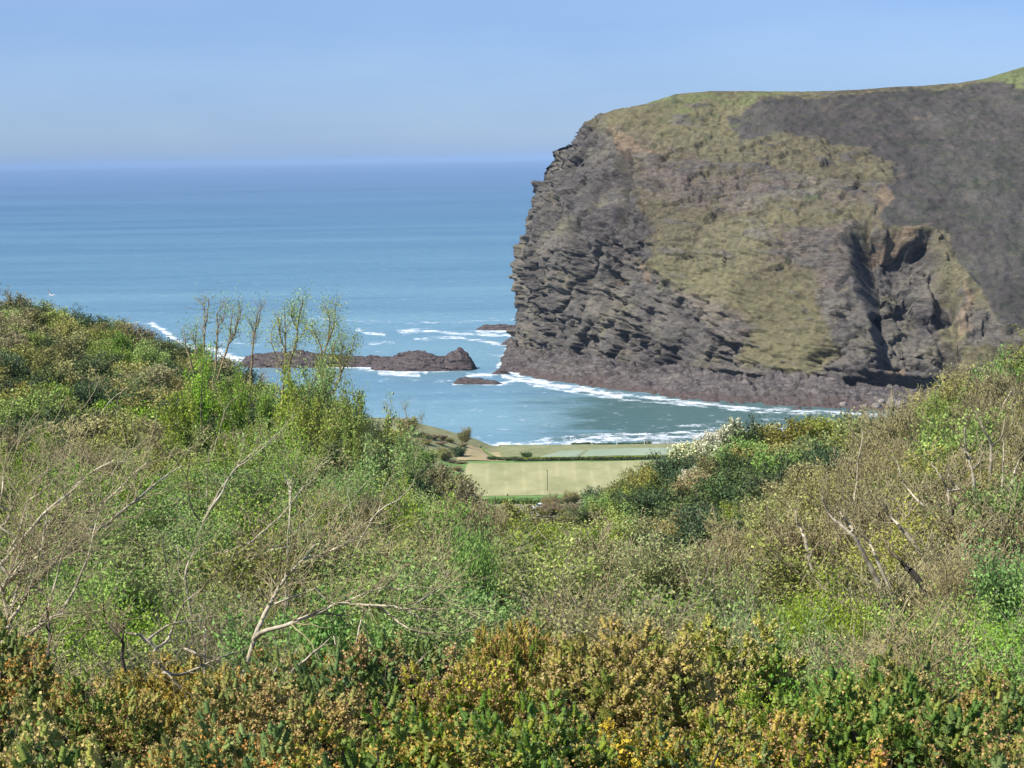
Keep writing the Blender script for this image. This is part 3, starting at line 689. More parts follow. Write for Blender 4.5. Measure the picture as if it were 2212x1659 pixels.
def shrub_proto(seed, h=3.4, stems=7, lean=0.45, prm=None, leafn=5000, leafs=0.1, leafspread=0.16, aspect=0.55, fill=0.0, twig_off=0.0, lean_w=0.0):
    R = random.Random(seed); r = np.random.default_rng(seed); segs, tips = [], []
    for k in range(stems):
        a = 2 * math.pi * (k + R.random()) / stems; s = lean * R.uniform(0.3, 1.2)
        d = np.array([math.cos(a) * s + lean_w, math.sin(a) * s, 1.0]); d /= np.linalg.norm(d)
        grow(segs, tips, np.array([math.cos(a) * 0.2, math.sin(a) * 0.2, -0.2]), d, h * R.uniform(0.55, 0.8), prm['r0'] * R.uniform(0.7, 1.2), 0, prm, R)
    T = np.array([t[0] for t in tips]); TD = np.array([t[1] for t in tips])
    idx = r.integers(0, len(T), leafn); cen = T[idx] + r.normal(size=(leafn, 3)) * leafspread - TD[idx] * r.uniform(0, 0.2, leafn)[:, None]
    if fill > 0:
        nf_ = int(leafn * fill); idx2 = r.integers(0, len(T), nf_); c2 = T[idx2] * np.array([1, 1, 1.0]); c2 = c2 * r.uniform(0.5, 0.95, nf_)[:, None] + r.normal(size=(nf_, 3)) * leafspread * 1.5
        cen = np.concatenate([cen, c2]); idx = np.concatenate([idx, idx2])
    cen[:, 2] = np.maximum(cen[:, 2], 0.02)
    LV, LF = leaves(cen, leafs, aspect, 0.3, r, TD[idx], 0.35)
    clump = fbm(cen / 0.7 + seed, 2) * 0.5
    tone = np.clip(0.48 + clump + r.normal(size=len(cen)) * 0.17, 0, 1)
    return segs, (LV, LF, np.repeat(tone, 4)), T
PR = dict(nseg=[5, 4, 3, 2], bend=0.16, up=0.16, tipdepth=1, depth=2, kids=[7, 6, 0], ratio=[0.5, 0.5, 0.5], spread=[0.75, 0.8, 0.8], rmin=0.006, r0=0.05)
PR['from'] = [0.25, 0.15, 0.2]
def P_(**k): q = dict(PR); q.update(k); return q

def build_proto(name, parts):
    """parts: list of (part name, V, F, tone or None, material)"""
    out = []
    for pn, V, F, tone, mat in parts:
        out.append((pn, new_mesh(name + '_' + pn, V, F, None if tone is None else dict(tone=tone), [mat])))
    return name, out
PROT = {}
def put(kind, loc, rz, sc, label, cat, group, tilt=(0, 0)):
    name, parts = random.choice(PROT[kind]) if isinstance(PROT[kind], list) else PROT[kind]
    e = bpy.data.objects.new(name, None); C.objects.link(e); e.location = loc; e.rotation_euler = (tilt[0], tilt[1], rz)
    e.empty_display_size = 0.3
    e.scale = sc if isinstance(sc, tuple) else (sc, sc, sc)
    tag(e, label, cat, group)
    for pn, me in parts: obj(pn, me, e)
    return e
random.seed(11)

PH = {}
def mk(kind, name, n, leafmat, woodmat, sides=3, blossom=None, **kw):
    PROT[kind] = []
    for k in range(n):
        segs, (LV, LF, tn), T = shrub_proto(sum(map(ord, kind)) + 31 * k, **kw)
        tv, tfc = tubes(segs, sides)
        parts = [('stems', tv, tfc, None, M[woodmat]), ('foliage', LV, LF, tn, M[leafmat])]
        hz = float(np.quantile(LV[:, 2], 0.985)); hr = float(np.quantile(np.hypot(LV[:, 0], LV[:, 1]), 0.95)); PH.setdefault(kind, []).append((hz, hr))
        if blossom:
            r = np.random.default_rng(k); bm, bn, bs = blossom
            top = T[T[:, 2] > np.quantile(T[:, 2], 0.45)]; c = top[r.integers(0, len(top), bn)] + r.normal(size=(bn, 3)) * 0.14 + np.array([0, 0, 0.08])
            bv, bf = leaves(c, bs, 0.8, 0.2, r); parts.append(('blossom', bv, bf, np.repeat(r.uniform(0, 1, bn), 4), M[bm]))
        PROT[kind].append(build_proto(name, parts))
# near (30-60 m), middle (60-150 m) and far (over 150 m) versions differ in leaf size and twig thickness
mk('willow_near', 'willow_shrub', 4, 'leaf_willow', 'bark_mid', 4, h=3.0, stems=8, prm=P_(r0=0.035, kids=[9, 8, 0], rmin=0.004), leafn=16000, leafs=0.075, leafspread=0.10, aspect=0.42)
mk('fresh_near', 'hawthorn_shrub', 3, 'leaf_fresh', 'bark_dark', 4, h=2.6, stems=8, prm=P_(r0=0.04, kids=[9, 8, 0], rmin=0.004), leafn=17000, leafs=0.07, leafspread=0.12, aspect=0.6, fill=0.3)
mk('olive_near', 'sallow_shrub', 3, 'leaf_olive', 'bark_mid', 4, h=2.9, stems=10, prm=P_(r0=0.03, kids=[10, 8, 0], rmin=0.005), leafn=13000, leafs=0.065, leafspread=0.10)
mk('brown_near', 'blackthorn_shrub', 4, 'leaf_brown', 'twig_grey', 3, h=2.9, stems=12, lean=0.5, prm=P_(r0=0.032, kids=[11, 9, 0], rmin=0.0065, up=0.22), leafn=9000, leafs=0.055, leafspread=0.08)
mk('willow_mid', 'willow_shrub', 4, 'leaf_willow', 'bark_mid', 3, h=3.9, stems=8, prm=P_(r0=0.06, kids=[8, 7, 0], rmin=0.009), leafn=10000, leafs=0.13, leafspread=0.15, aspect=0.5, fill=0.2)
mk('fresh_mid', 'hawthorn_shrub', 3, 'leaf_fresh', 'bark_dark', 3, h=3.5, stems=7, prm=P_(r0=0.06, kids=[8, 7, 0], rmin=0.008), leafn=10000, leafs=0.13, leafspread=0.18, fill=0.4)
mk('olive_mid', 'sallow_shrub', 4, 'leaf_olive', 'twig_grey', 3, h=3.9, stems=9, prm=P_(r0=0.055, kids=[9, 7, 0], rmin=0.013, up=0.22), leafn=7600, leafs=0.12, leafspread=0.14)
mk('brown_mid', 'blackthorn_shrub', 4, 'leaf_brown', 'twig_grey', 3, h=3.8, stems=11, lean=0.5, prm=P_(r0=0.05, kids=[10, 8, 0], rmin=0.015, up=0.26), leafn=5200, leafs=0.105, leafspread=0.12)
FAR = P_(r0=0.08, kids=[7, 6, 0], rmin=0.02)
mk('willow_far', 'willow_shrub', 3, 'leaf_willow', 'twig', 3, h=4.4, stems=7, prm=FAR, leafn=6500, leafs=0.21, leafspread=0.26, fill=0.4)
mk('olive_far', 'sallow_shrub', 3, 'leaf_olive', 'twig', 3, h=4.4, stems=8, prm=FAR, leafn=4800, leafs=0.25, leafspread=0.22, fill=0.3)
mk('brown_far', 'blackthorn_shrub', 3, 'leaf_brown', 'twig_grey', 3, h=4.4, stems=10, prm=P_(r0=0.07, kids=[9, 7, 0], rmin=0.022, up=0.2), leafn=4200, leafs=0.22, leafspread=0.2, fill=0.3)
mk('dark_far', 'holly_shrub', 3, 'leaf_dark', 'bark_dark', 3, h=4.2, stems=8, lean=0.6, prm=FAR, leafn=4600, leafs=0.22, leafspread=0.26, fill=0.7)
mk('fresh_far', 'hawthorn_shrub', 2, 'leaf_fresh', 'bark_dark', 3, h=4.0, stems=7, lean=0.55, prm=FAR, leafn=4600, leafs=0.20, leafspread=0.26, fill=0.7)
mk('cream_far', 'flowering_shrub', 2, 'leaf_willow', 'bark_dark', 3, h=4.3, stems=8, lean=0.6, prm=FAR, leafn=4000, leafs=0.2, leafspread=0.25, fill=0.6, blossom=('leaf_cream', 4200, 0.26))
mk('pink_far', 'budding_shrub', 2, 'leaf_olive', 'twig_grey', 3, h=4.0, stems=9, lean=0.6, prm=FAR, leafn=2600, leafs=0.2, leafspread=0.22, fill=0.4, blossom=('leaf_pink', 1800, 0.2))

# ------------------------------------------------------------------ scatter shrubs over the part of the hills in view
Dk = np.geomspace(27, 345, 260)
def visible_D(px, py):
    """distance at which the vegetation's top first rises to this row"""
    e = env_row(np.full(Dk.shape, px), Dk)
    vis = np.minimum.accumulate(e)
    k = np.searchsorted(-vis, -py)
    if k >= len(Dk) or k == 0: return None
    return float(Dk[k])
def zone(px, py, D):
    x, y = px / K, py / K; R = random.random()
    lod = 'near' if D < 58 else ('mid' if D < 150 else 'far')
    if D > 255 and px > 540:
        if y < 985 and px > 690: k = 'cream' if R < 0.75 else 'dark'
        elif y < 1035 and px < 650 : k = 'pink' if R < 0.55 else 'olive'
        else: k = 'dark' if R < 0.55 else ('olive' if R < 0.8 else 'willow')
        return k + '_far', 'far_right'
    if D > 180 and px > 640:
        if py > 450 and R < 0.6: k = 'dark'  # extra dark shrubs stand in for shade at the foot of the knoll
        else: k = 'olive' if R < 0.5 else ('willow' if R < 0.68 else ('dark' if R < 0.80 else 'brown'))
        return k + '_far', 'right_knoll'
    if px < 470 + 40 * (R - 0.5) and D > 150:
        if px < 170: k = 'willow' if R < 0.18 else ('dark' if R < 0.48 else ('olive' if R < 0.78 else 'brown'))
        else: k = 'willow' if R < 0.20 else ('olive' if R < 0.56 else ('brown' if R < 0.80 else 'dark'))
        return k + '_far', 'left_ridge'
    if D > 150:
        k = 'olive' if R < 0.45 else ('willow' if R < 0.7 else 'brown')
        return k + '_far', 'valley'
    edge = 530 + (py - 520) * 0.35
    if px < edge:
        if D < 75:
            k = 'willow' if R < 0.60 else ('fresh' if R < 0.76 + 0.2 * (px > 330) else ('olive' if R < 0.94 else 'brown'))
        else: k = 'willow' if R < 0.56 else ('olive' if R < 0.80 else ('brown' if R < 0.90 else 'fresh'))
        return k + '_' + lod, 'left_slope'
    if D > 110 and px < 700: k = 'olive' if R < 0.5 else ('willow' if R < 0.7 else 'brown')
    elif py > 575: k = 'brown' if R < 0.22 else ('olive' if R < 0.62 else ('willow' if R < 0.86 else 'fresh'))
    else: k = 'brown' if R < 0.42 else ('olive' if R < 0.84 else ('willow' if R < 0.96 else 'fresh'))
    return k + '_' + lod, 'right_slope'
LAB = {
 ('willow', 'left_ridge'): 'leafy green willow shrub high on the far left ridge above the sea',
 ('dark', 'left_ridge'): 'rounded dark green evergreen shrub on the far left ridge',
 ('olive', 'left_ridge'): 'olive sallow shrub on the far left ridge above the sea',
 ('brown', 'left_ridge'): 'brown twiggy blackthorn on the far left ridge',
 ('olive', 'valley'): 'olive shrub in the valley bottom below the mown field',
 ('willow', 'valley'): 'green willow shrub in the valley bottom below the mown field',
 ('brown', 'valley'): 'brown twiggy shrub in the valley bottom below the mown field',
 ('willow', 'left_slope'): 'green leafy willow shrub on the near left slope',
 ('fresh', 'left_slope'): 'bright green hawthorn shrub on the near left slope',
 ('olive', 'left_slope'): 'thin olive sallow shrub on the near left slope',
 ('brown', 'left_slope'): 'brown half bare thorn shrub on the near left slope',
 ('willow', 'right_slope'): 'green leafy willow shrub among the brown thicket of the right slope',
 ('fresh', 'right_slope'): 'bright green hawthorn shrub among the brown thicket of the right slope',
 ('olive', 'right_slope'): 'olive twiggy sallow in the thicket covering the near right slope',
 ('brown', 'right_slope'): 'brown half bare blackthorn in the thicket covering the near right slope',
 ('olive', 'right_knoll'): 'olive rounded shrub on the knoll below the dark sea cave',
 ('willow', 'right_knoll'): 'yellow green rounded shrub on the knoll below the dark sea cave',
 ('dark', 'right_knoll'): 'dark green shrub on the knoll below the dark sea cave, mostly added as shade at the knoll foot',
 ('brown', 'right_knoll'): 'brown twiggy shrub on the knoll below the dark sea cave',
 ('cream', 'far_right'): 'cream blossomed shrub on the spur between beach and knoll',
 ('dark', 'far_right'): 'dark green shrub on the spur right of the mown field',
 ('pink', 'far_right'): 'pinkish budding shrub beside the right edge of the mown field',
 ('olive', 'far_right'): 'olive shrub on the spur right of the mown field',
 ('willow', 'far_right'): 'mid green shrub on the spur right of the mown field'}
placed = []; counts = {}
cand = [(random.uniform(-40, 1064), random.uniform(285, 668)) for _ in range(30000)]
for px, py in cand:
    D = visible_D(px, py)
    if D is None: continue
    D *= random.uniform(0.985, 1.015)
    k, zn = zone(px, py, D)
    crown = 3.0 if D < 58 else (3.8 if D < 150 else 4.6)
    w = crown / D * FP
    dx, dy = w * (0.40 if D < 150 else 0.44), w * (0.20 if D < 150 else 0.19)
    if any(abs(px - a) < dx and abs(py - b) < dy for a, b in placed): continue
    placed.append((px, py)); kk = k.split('_')[0]
    ck = (kk, zn)
    nm = PROT[k][0][0]; counts[nm] = counts.get(nm, 0) + 1
    if counts[nm] > 290: continue
    p = gpt(px, D); hz = np.mean([q[0] for q in PH[k]]); hr = np.mean([q[1] for q in PH[k]])
    sz = (float(vegh(D)) * random.uniform(0.88, 1.22) + 0.15) / hz; sr = crown * 0.56 * random.uniform(0.85, 1.2) / hr
    put(k, tuple(p - np.array([0, 0, 0.15])), random.uniform(0, 6.28), (sr * random.uniform(0.92, 1.1), sr * random.uniform(0.92, 1.1), sz), LAB[ck], 'shrub', 'shrubs: ' + LAB[ck].split(' on the ')[0].split(' in the ')[0].split(' among ')[0].split(' beside ')[0].split(' high')[0] + 's, ' + zn.replace('_', ' '))
print('shrubs', len(placed), counts)

# ------------------------------------------------------------------ undergrowth that nobody could count
def undergrowth():
    r = np.random.default_rng(5); n = 260000
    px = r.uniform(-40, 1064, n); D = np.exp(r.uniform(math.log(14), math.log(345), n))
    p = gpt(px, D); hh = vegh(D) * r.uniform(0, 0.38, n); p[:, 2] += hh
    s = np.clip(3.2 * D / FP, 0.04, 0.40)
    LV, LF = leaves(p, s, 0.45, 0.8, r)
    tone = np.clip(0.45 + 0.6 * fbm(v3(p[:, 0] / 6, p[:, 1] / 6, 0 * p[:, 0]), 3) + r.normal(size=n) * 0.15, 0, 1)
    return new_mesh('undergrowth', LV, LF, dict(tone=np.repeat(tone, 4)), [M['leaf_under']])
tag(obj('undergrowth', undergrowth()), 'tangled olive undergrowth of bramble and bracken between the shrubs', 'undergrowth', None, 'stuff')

# ------------------------------------------------------------------ gorse
def gorse_proto(seed, tone0=0.35, wither=0.5, yellow=0.06, nspr=1800, size=1.15):
    R = random.Random(seed); r = np.random.default_rng(seed)
    segs = []; sv = []; st = []; fv = []; yv = []
    # sprig bases over a lumpy dome
    nb = nspr // 9                                        # branchlets, nine knobs on each
    th = r.uniform(0, 2 * math.pi, nb); ph = np.arccos(r.uniform(-0.05, 1, nb))
    dirs = v3(np.sin(ph) * np.cos(th), np.sin(ph) * np.sin(th), np.cos(ph))
    lump = 1 + 0.34 * fbm(dirs * 2.2 + seed, 2)
    rad = lump * r.uniform(0.72, 1.08, nb) * size * 0.8
    bb = dirs * rad[:, None]; bb[:, 2] = np.abs(bb[:, 2]) * r.uniform(0.85, 1.15, nb) + 0.12
    db = dirs * 0.6 + np.array([0, 0, 0.8]) + r.normal(size=(nb, 3)) * 0.25; db /= np.linalg.norm(db, axis=1)[:, None]
    nspr = nb * 9; own = np.repeat(np.arange(nb), 9); fr = np.tile(np.linspace(0, 1, 9), nb)
    base = bb[own] + db[own] * ((fr - 1) * r.uniform(0.16, 0.34, nb)[own])[:, None]
    off = r.normal(size=(nspr, 3)); off -= (off * db[own]).sum(1)[:, None] * db[own]; off /= np.linalg.norm(off, axis=1)[:, None]
    base = base + off * (0.095 * (1.2 - fr))[:, None]
    d = db[own] * (0.35 + 0.65 * fr)[:, None] + off * (0.9 * (1 - fr) + 0.1)[:, None] + r.normal(size=(nspr, 3)) * 0.2; d /= np.linalg.norm(d, axis=1)[:, None]
    L = r.uniform(0.03, 0.055, nspr) * (1 + 0.5 * fr)
    for k in range(0, nspr, 9):
        b = base[k]; segs.append((b[0] * 0.15, b[1] * 0.15, -0.1, b[0] * 0.55, b[1] * 0.55, b[2] * 0.55, 0.018, 0.012)); segs.append((b[0] * 0.55, b[1] * 0.55, b[2] * 0.55, *b, 0.012, 0.006))
    for k in range(nspr):
        q = base[k] + d[k] * L[k]; segs.append((*base[k], *q, 0.006, 0.003))
    core = [(*base[k], *(base[k] + d[k] * L[k]), 0.020, 0.018) for k in range(nspr)]
    CV, CF = tubes(core, 5)
    ns = 28
    t = r.uniform(0, 1, (nspr, ns)); out = r.normal(size=(nspr, ns, 3)); out -= (out * d[:, None]).sum(-1)[..., None] * d[:, None]
    out /= np.linalg.norm(out, axis=-1)[..., None]
    tap = 0.034 * r.uniform(0.7, 1.2, t.shape)[..., None]
    sd = out * (1.0 - 0.75 * (t ** 3))[..., None] + d[:, None] * (0.25 + 0.6 * t ** 2)[..., None]; sd /= np.linalg.norm(sd, axis=-1)[..., None]
    root = base[:, None] + d[:, None] * (t * L[:, None])[..., None]
    tip = root + sd * tap * 1.0
    side = np.cross(sd, r.normal(size=sd.shape)); side /= np.linalg.norm(side, axis=-1)[..., None]
    wd = 0.010
    V = np.stack([root - side * wd, root + side * wd, tip], 2).reshape(-1, 3); F = np.arange(len(V)).reshape(-1, 3)
    clump = fbm(base / 0.35 + seed, 2)
    clump = clump + 0.35 * r.normal(size=nb)[own] * 0.5; tone = np.clip(tone0 + 0.6 * clump[:, None] + 0.12 * t + r.normal(size=t.shape) * 0.07 + r.normal(size=(nspr, 1)) * 0.08, 0, 1)
    # withered flower heads near the sprig tips
    isw = (clump + r.normal(size=nspr) * 0.16) > (0.36 - wither * 0.5)
    isy = (r.random(nb) < yellow)[own]
    def heads(mask, n, s, spread, lo):
        idx = np.repeat(np.where(mask)[0], n)
        if len(idx) == 0: idx = np.zeros(n, int)
        tt = r.uniform(lo, 1.0, len(idx)); c = base[idx] + d[idx] * (tt * L[idx])[:, None] + r.normal(size=(len(idx), 3)) * spread
        v, f = leaves(c, s, 0.8, 0.2, r, d[idx], 0.3); return v, f, np.repeat(np.clip(0.42 + r.normal(size=len(idx)) * 0.15, 0, 1), 4)
    wv_, wf_, wt_ = heads(isw, 22, 0.022, 0.025, 0.0)
    ctone = np.repeat(np.clip(tone.mean(1), 0, 1), 10)
    parts = [('stems', *tubes(segs, 3), None, M['bark_dark']), ('green_shoots', CV, CF, ctone, M['spine']), ('foliage', V, F, np.repeat(tone.ravel(), 3), M['spine']), ('withered_flowers', wv_, wf_, wt_, M['withered'])]
    if yellow > 0:
        yv_, yf_, yt_ = heads(isy, 22, 0.036, 0.028, 0.2); parts.append(('yellow_flowers', yv_, yf_, yt_, M['yellow']))
    return build_proto('gorse_bush', parts)
PROT['gorse_green'] = [gorse_proto(101, 0.26, 0.35, 0), gorse_proto(102, 0.34, 0.5, 0)]
PROT['gorse_mix'] = [gorse_proto(103, 0.40, 0.7, 0), gorse_proto(104, 0.46, 0.85, 0), gorse_proto(107, 0.34, 0.55, 0)]
PROT['gorse_brown'] = [gorse_proto(105, 0.55, 1.1, 0), gorse_proto(108, 0.5, 0.95, 0)]
PROT['gorse_yellow'] = [gorse_proto(106, 0.4, 0.7, 0.22)]
gpl = []
GL = {'gorse_green': 'dark green gorse bush with few withered flowers in the foreground bank',
      'gorse_mix': 'olive gorse bush speckled with withered buff flowers in the foreground bank',
      'gorse_brown': 'gorse bush thick with orange brown withered flowers in the foreground bank',
      'gorse_yellow': 'gorse bush still bearing bright yellow flowers near the bottom of the picture'}
GD = np.geomspace(10.5, 26.5, 120)
random.seed(52)
ncell = 0
for _ in range(9000):
    px = random.uniform(-70, 1094); py = random.uniform(622, 860)
    e = env_row(np.full(GD.shape, px), GD); kk = np.searchsorted(-np.minimum.accumulate(e), -py)
    if kk <= 0 or kk >= len(GD): continue
    D = float(GD[kk]); w = 1.9 / D * FP
    if any(abs(px - a) < w * 0.46 and abs(py - b) < w * 0.24 for a, b in gpl): continue
    if 765 < px < 862 and 635 < py < 720: continue           # the fresh green shrub stands here
    gpl.append((px, py))
    x, y = px / K, py / K; R = random.random()
    if y > 1540 and x > 1380 and R < 0.6: k = 'gorse_yellow'
    elif 900 < x < 1150 and y < 1480 and R < 0.5: k = 'gorse_brown'
    elif 1200 < x < 1700 and y < 1480: k = 'gorse_brown' if R < 0.35 else 'gorse_mix'
    elif 850 < x < 1450 and y > 1480: k = 'gorse_green' if R < 0.45 else 'gorse_mix'
    elif x > 1450: k = 'gorse_brown' if R < 0.42 else ('gorse_mix' if R < 0.8 else 'gorse_green')
    else: k = 'gorse_mix' if R < 0.5 else ('gorse_green' if R < 0.66 else 'gorse_brown')
    p = gpt(px, D) - np.array([0, 0, 0.12]); s = random.uniform(1.0, 1.4) * (0.85 if D < 15 else 1.0)
    put(k, tuple(p), random.uniform(0, 6.28), s, GL[k], 'gorse bush', 'gorse bushes: ' + k.split('_')[1])
print('gorse', len(gpl))
for X, Y, D, lab in [(1095, 1290, 24.5, 'tall leaning gorse spire with ochre flower tips, highest of the foreground bank'), (985, 1400, 24.0, 'gorse bush with the brightest amber flower head left of the tall gorse spire')]:
    px, py = X * K, Y * K
    z = P(px, py, D)[2]; g0 = gpt(px, D); s = max((z - g0[2]) / 1.35, 0.6)
    put('gorse_yellow' if X < 1000 else 'gorse_brown', tuple(g0), 1.0, (0.62, 0.62, s), lab, 'gorse bush', None)

# ------------------------------------------------------------------ single shrubs the photograph shows on their own
def single(kind, X, Y, D, width, height, label, cat='shrub', name=None, grp=None):
    """shrub with its top at pixel X, Y (tracing frame) and its foot on the ground"""
    px, py = X * K, Y * K; g0 = gpt(px, D)
    nm, parts = PROT[kind][0]; zs = max(v.co[2] for v in parts[1][1].vertices); xs = max(abs(v.co[0]) for v in parts[1][1].vertices)
    top = P(px, py, D)[2] if height is None else g0[2] + height
    e = put(kind, tuple(g0 + np.array([0, 0, -0.1])), random.uniform(0, 6.28), (width / (2 * xs), width / (2 * xs), max(top - g0[2], 0.8) / zs), label, cat, grp)
    if name: e.name = name
    return e
single('fresh_near', 1765, 1400, 21.5, 2.0, None, 'fresh bright green shrub standing among the brown gorse')
single('fresh_near', 1700, 1425, 22.5, 1.7, None, 'lower bright green shrub just left of the fresh green shrub in the gorse')
single('fresh_far', 1395, 1093, 250, 5.6, None, 'vivid yellow green rounded shrub at the foot of the dark shrubs')
single('fresh_far', 1440, 1110, 256, 6.5, None, 'plain green rounded shrub just right of the vivid yellow green one')
single('dark_far', 318, 716, 297, 8.5, None, 'dark rounded evergreen breaking the skyline of the left ridge')
single('dark_far', 280, 722, 300, 7.0, None, 'lower dark evergreen just left of the rounded one on the left skyline')
single('dark_far', 2150 * 0 + 1915, 895, 205, 5.5, None, 'dark green shrub on the skyline in front of the boulder beach')
single('brown_far', 1000, 916, 652, 6.8, None, 'round purple brown bush at the cliff edge above the bay')
single('brown_far', 880, 893, 640, 12, None, 'wide purple brown bush left of the round one at the cliff edge')
single('cream_far', 1600, 905, 290, 9, None, 'largest cream blossomed shrub against the surf')
single('cream_far', 1665, 908, 284, 7, None, 'cream blossomed shrub at the right end of the pale row below the surf')
single('cream_far', 1530, 925, 288, 7, None, 'cream blossomed shrub at the left end of the pale row below the surf')
single('cream_far', 1500, 1010, 262, 6, None, 'grey green shrub with a pale top in front of the dark shrubs')
single('fresh_near', 1020, 1068, 62, 3.2, None, 'lime green leafy shrub just below the left corner of the mown field')

# ------------------------------------------------------------------ trees traced branch by branch
def smooth_poly(pts, n=5):
    pts = np.asarray(pts, float)
    if len(pts) < 3: return np.array([pts[0] + (pts[-1] - pts[0]) * t for t in np.linspace(0, 1, 6)])
    q = []; ext = np.vstack([2 * pts[0] - pts[1], pts, 2 * pts[-1] - pts[-2]])
    for k in range(1, len(ext) - 2):
        for t in np.linspace(0, 1, n, endpoint=False):
            a, b, c, d = ext[k - 1], ext[k], ext[k + 1], ext[k + 2]
            q.append(0.5 * ((2 * b) + (c - a) * t + (2 * a - 5 * b + 4 * c - d) * t * t + (-a + 3 * b - 3 * c + d) * t ** 3))
    q.append(pts[-1]); return np.array(q)
def traced(name, branches, D0, label, seed, wood='bark_pale', r0=0.04, twigs=6, twigL=0.5, leafn=0, leafmat='leaf_willow', leafs=0.06, cat='tree', group=None, to_ground=True, auto=False, sides=6):
    """branches: list of (points in tracing frame, start depth offset, end depth offset, radius factor)"""
    R = random.Random(seed); r = np.random.default_rng(seed); segs = []; tw = []; tips = []
    base = None; allp = []
    b0 = branches[0][0][0]; dv = visible_D(b0[0] * K, min(b0[1] * K, 640))
    if auto and dv: D0 = dv * 0.99
    prm = P_(nseg=[5, 3, 2], bend=0.16, up=0.10, tipdepth=0, depth=1, kids=[2, 0, 0], ratio=[0.5, .5, .5], rmin=max(0.0035, r0 * 0.06)); prm['from'] = [0.2, 0, 0]
    for pts, z0, z1, rf in branches:
        q = smooth_poly(np.array(pts, float)); n = len(q); t = np.linspace(0, 1, n)
        D = D0 + z0 + (z1 - z0) * t + 0.15 * np.sin(t * 9 + R.random() * 6)
        W3 = P(q[:, 0] * K, q[:, 1] * K, D); W3 = W3 + r.normal(size=W3.shape) * 0.004 * D0 / 30
        ra = r0 * rf * (1 - 0.72 * t)
        if base is None: base = W3[0].copy()
        else:
            A = np.array(allp); ap = np.stack(proj(A), -1); bp = np.array(proj(W3[0])); dd = np.hypot(*(ap - bp).T); kk = int(dd.argmin())
            sh = A[kk][1] - W3[0][1]; Dn = D + sh * np.linspace(1, 0.3, n); W3 = P(q[:, 0] * K, q[:, 1] * K, Dn)
            segs.append((*A[kk], *W3[0], ra[0], ra[0]))
        allp += list(W3)
        for k in range(n - 1): segs.append((*W3[k], *W3[k + 1], ra[k], ra[k + 1]))
        for _ in range(int(twigs * n / 12) + 1):
            k = R.randrange(n // 4, n - 1); d = W3[k + 1] - W3[k]; d = d / np.linalg.norm(d) * 0.8 + np.array([R.gauss(0, 0.5), R.gauss(0, 0.5), R.gauss(0.2, 0.45)]); d /= np.linalg.norm(d)
            grow(tw, tips, W3[k], d, twigL * R.uniform(0.4, 1.3), ra[k] * 0.45, 0, prm, R)
        tips += [(W3[k], (W3[min(k + 1, n - 1)] - W3[k - 1]), 0) for k in range(n // 2, n)]
    org = np.array([base[0], base[1], base[2]])
    pxb, pyb = proj(base); g0 = gpt(float(pxb), float(base[1]))
    if True:
        q0 = np.array(branches[0][0], float) * K; dd = q0[0] - q0[1]; gy = float(proj(g0)[1]) - float(pyb)
        g0 = gpt(float(pxb) + float(np.clip(dd[0] / max(dd[1], 3), -1.2, 1.2)) * max(gy, 0) * 0.8, float(base[1]))
    if to_ground and base[2] > g0[2]:
        k = 5; last = base.copy()
        for j in range(k):
            nx = base + (g0 - base) * ((j + 1) / k) + np.array([R.gauss(0, .03), R.gauss(0, .03), 0]); segs.append((*nx, *last, r0 * 1.15, r0 * 1.05)); last = nx
        org = g0
    elif to_ground: org = np.array([base[0], base[1], g0[2]])
    root = bpy.data.objects.new(name, None); C.objects.link(root); root.location = tuple(org); tag(root, label, cat, group)
    v, f = tubes(segs, sides); nf0 = len(f); v2, f2 = tubes(tw, 3); vv, ff = merge([(v, f), (v2, f2)])
    obj('trunk_and_boughs', new_mesh(name + '_boughs', vv - org, ff, mats=[M[wood], M['twig_grey' if wood == 'bark_pale' else 'twig']], smooth=True, fmat=np.repeat([0, 1], [nf0, len(f2)])), root)
    if leafn:
        T = np.array([a[0] for a in tips]); TD = np.array([a[1] for a in tips]); TD /= np.linalg.norm(TD, axis=1)[:, None] + 1e-9
        idx = r.integers(0, len(T), leafn); c = T[idx] + r.normal(size=(leafn, 3)) * leafs * 2.0 * np.array([1, 1, 1.6])
        v, f = leaves(c, leafs, 0.4, 0.3, r, TD[idx], 0.5)
        obj('foliage', new_mesh(name + '_foliage', v - org, f, dict(tone=np.repeat(np.clip(r.normal(0.55, 0.2, leafn), 0, 1), 4)), [M[leafmat]]), root)
    return root
def z1(*p): return [(a * .2728, 932.6 + b * .2728) for a, b in p]
def z2(*p): return [(548.6 + a * .2728, 987.5 + b * .2728) for a, b in p]
def z4(*p): return [(1608.5 + a * .2728, 822.9 + b * .2728) for a, b in p]
def z5(*p): return [(a * .248, 1261.8 + b * .248) for a, b in p]
def z6(*p): return [(493.7 + a * .2728, 576 + b * .2728) for a, b in p]
def z7(*p): return [(548.6 + a * .248, 1261.8 + b * .248) for a, b in p]
def zl(*p): return [(a * .2728, 576 + b * .2728) for a, b in p]

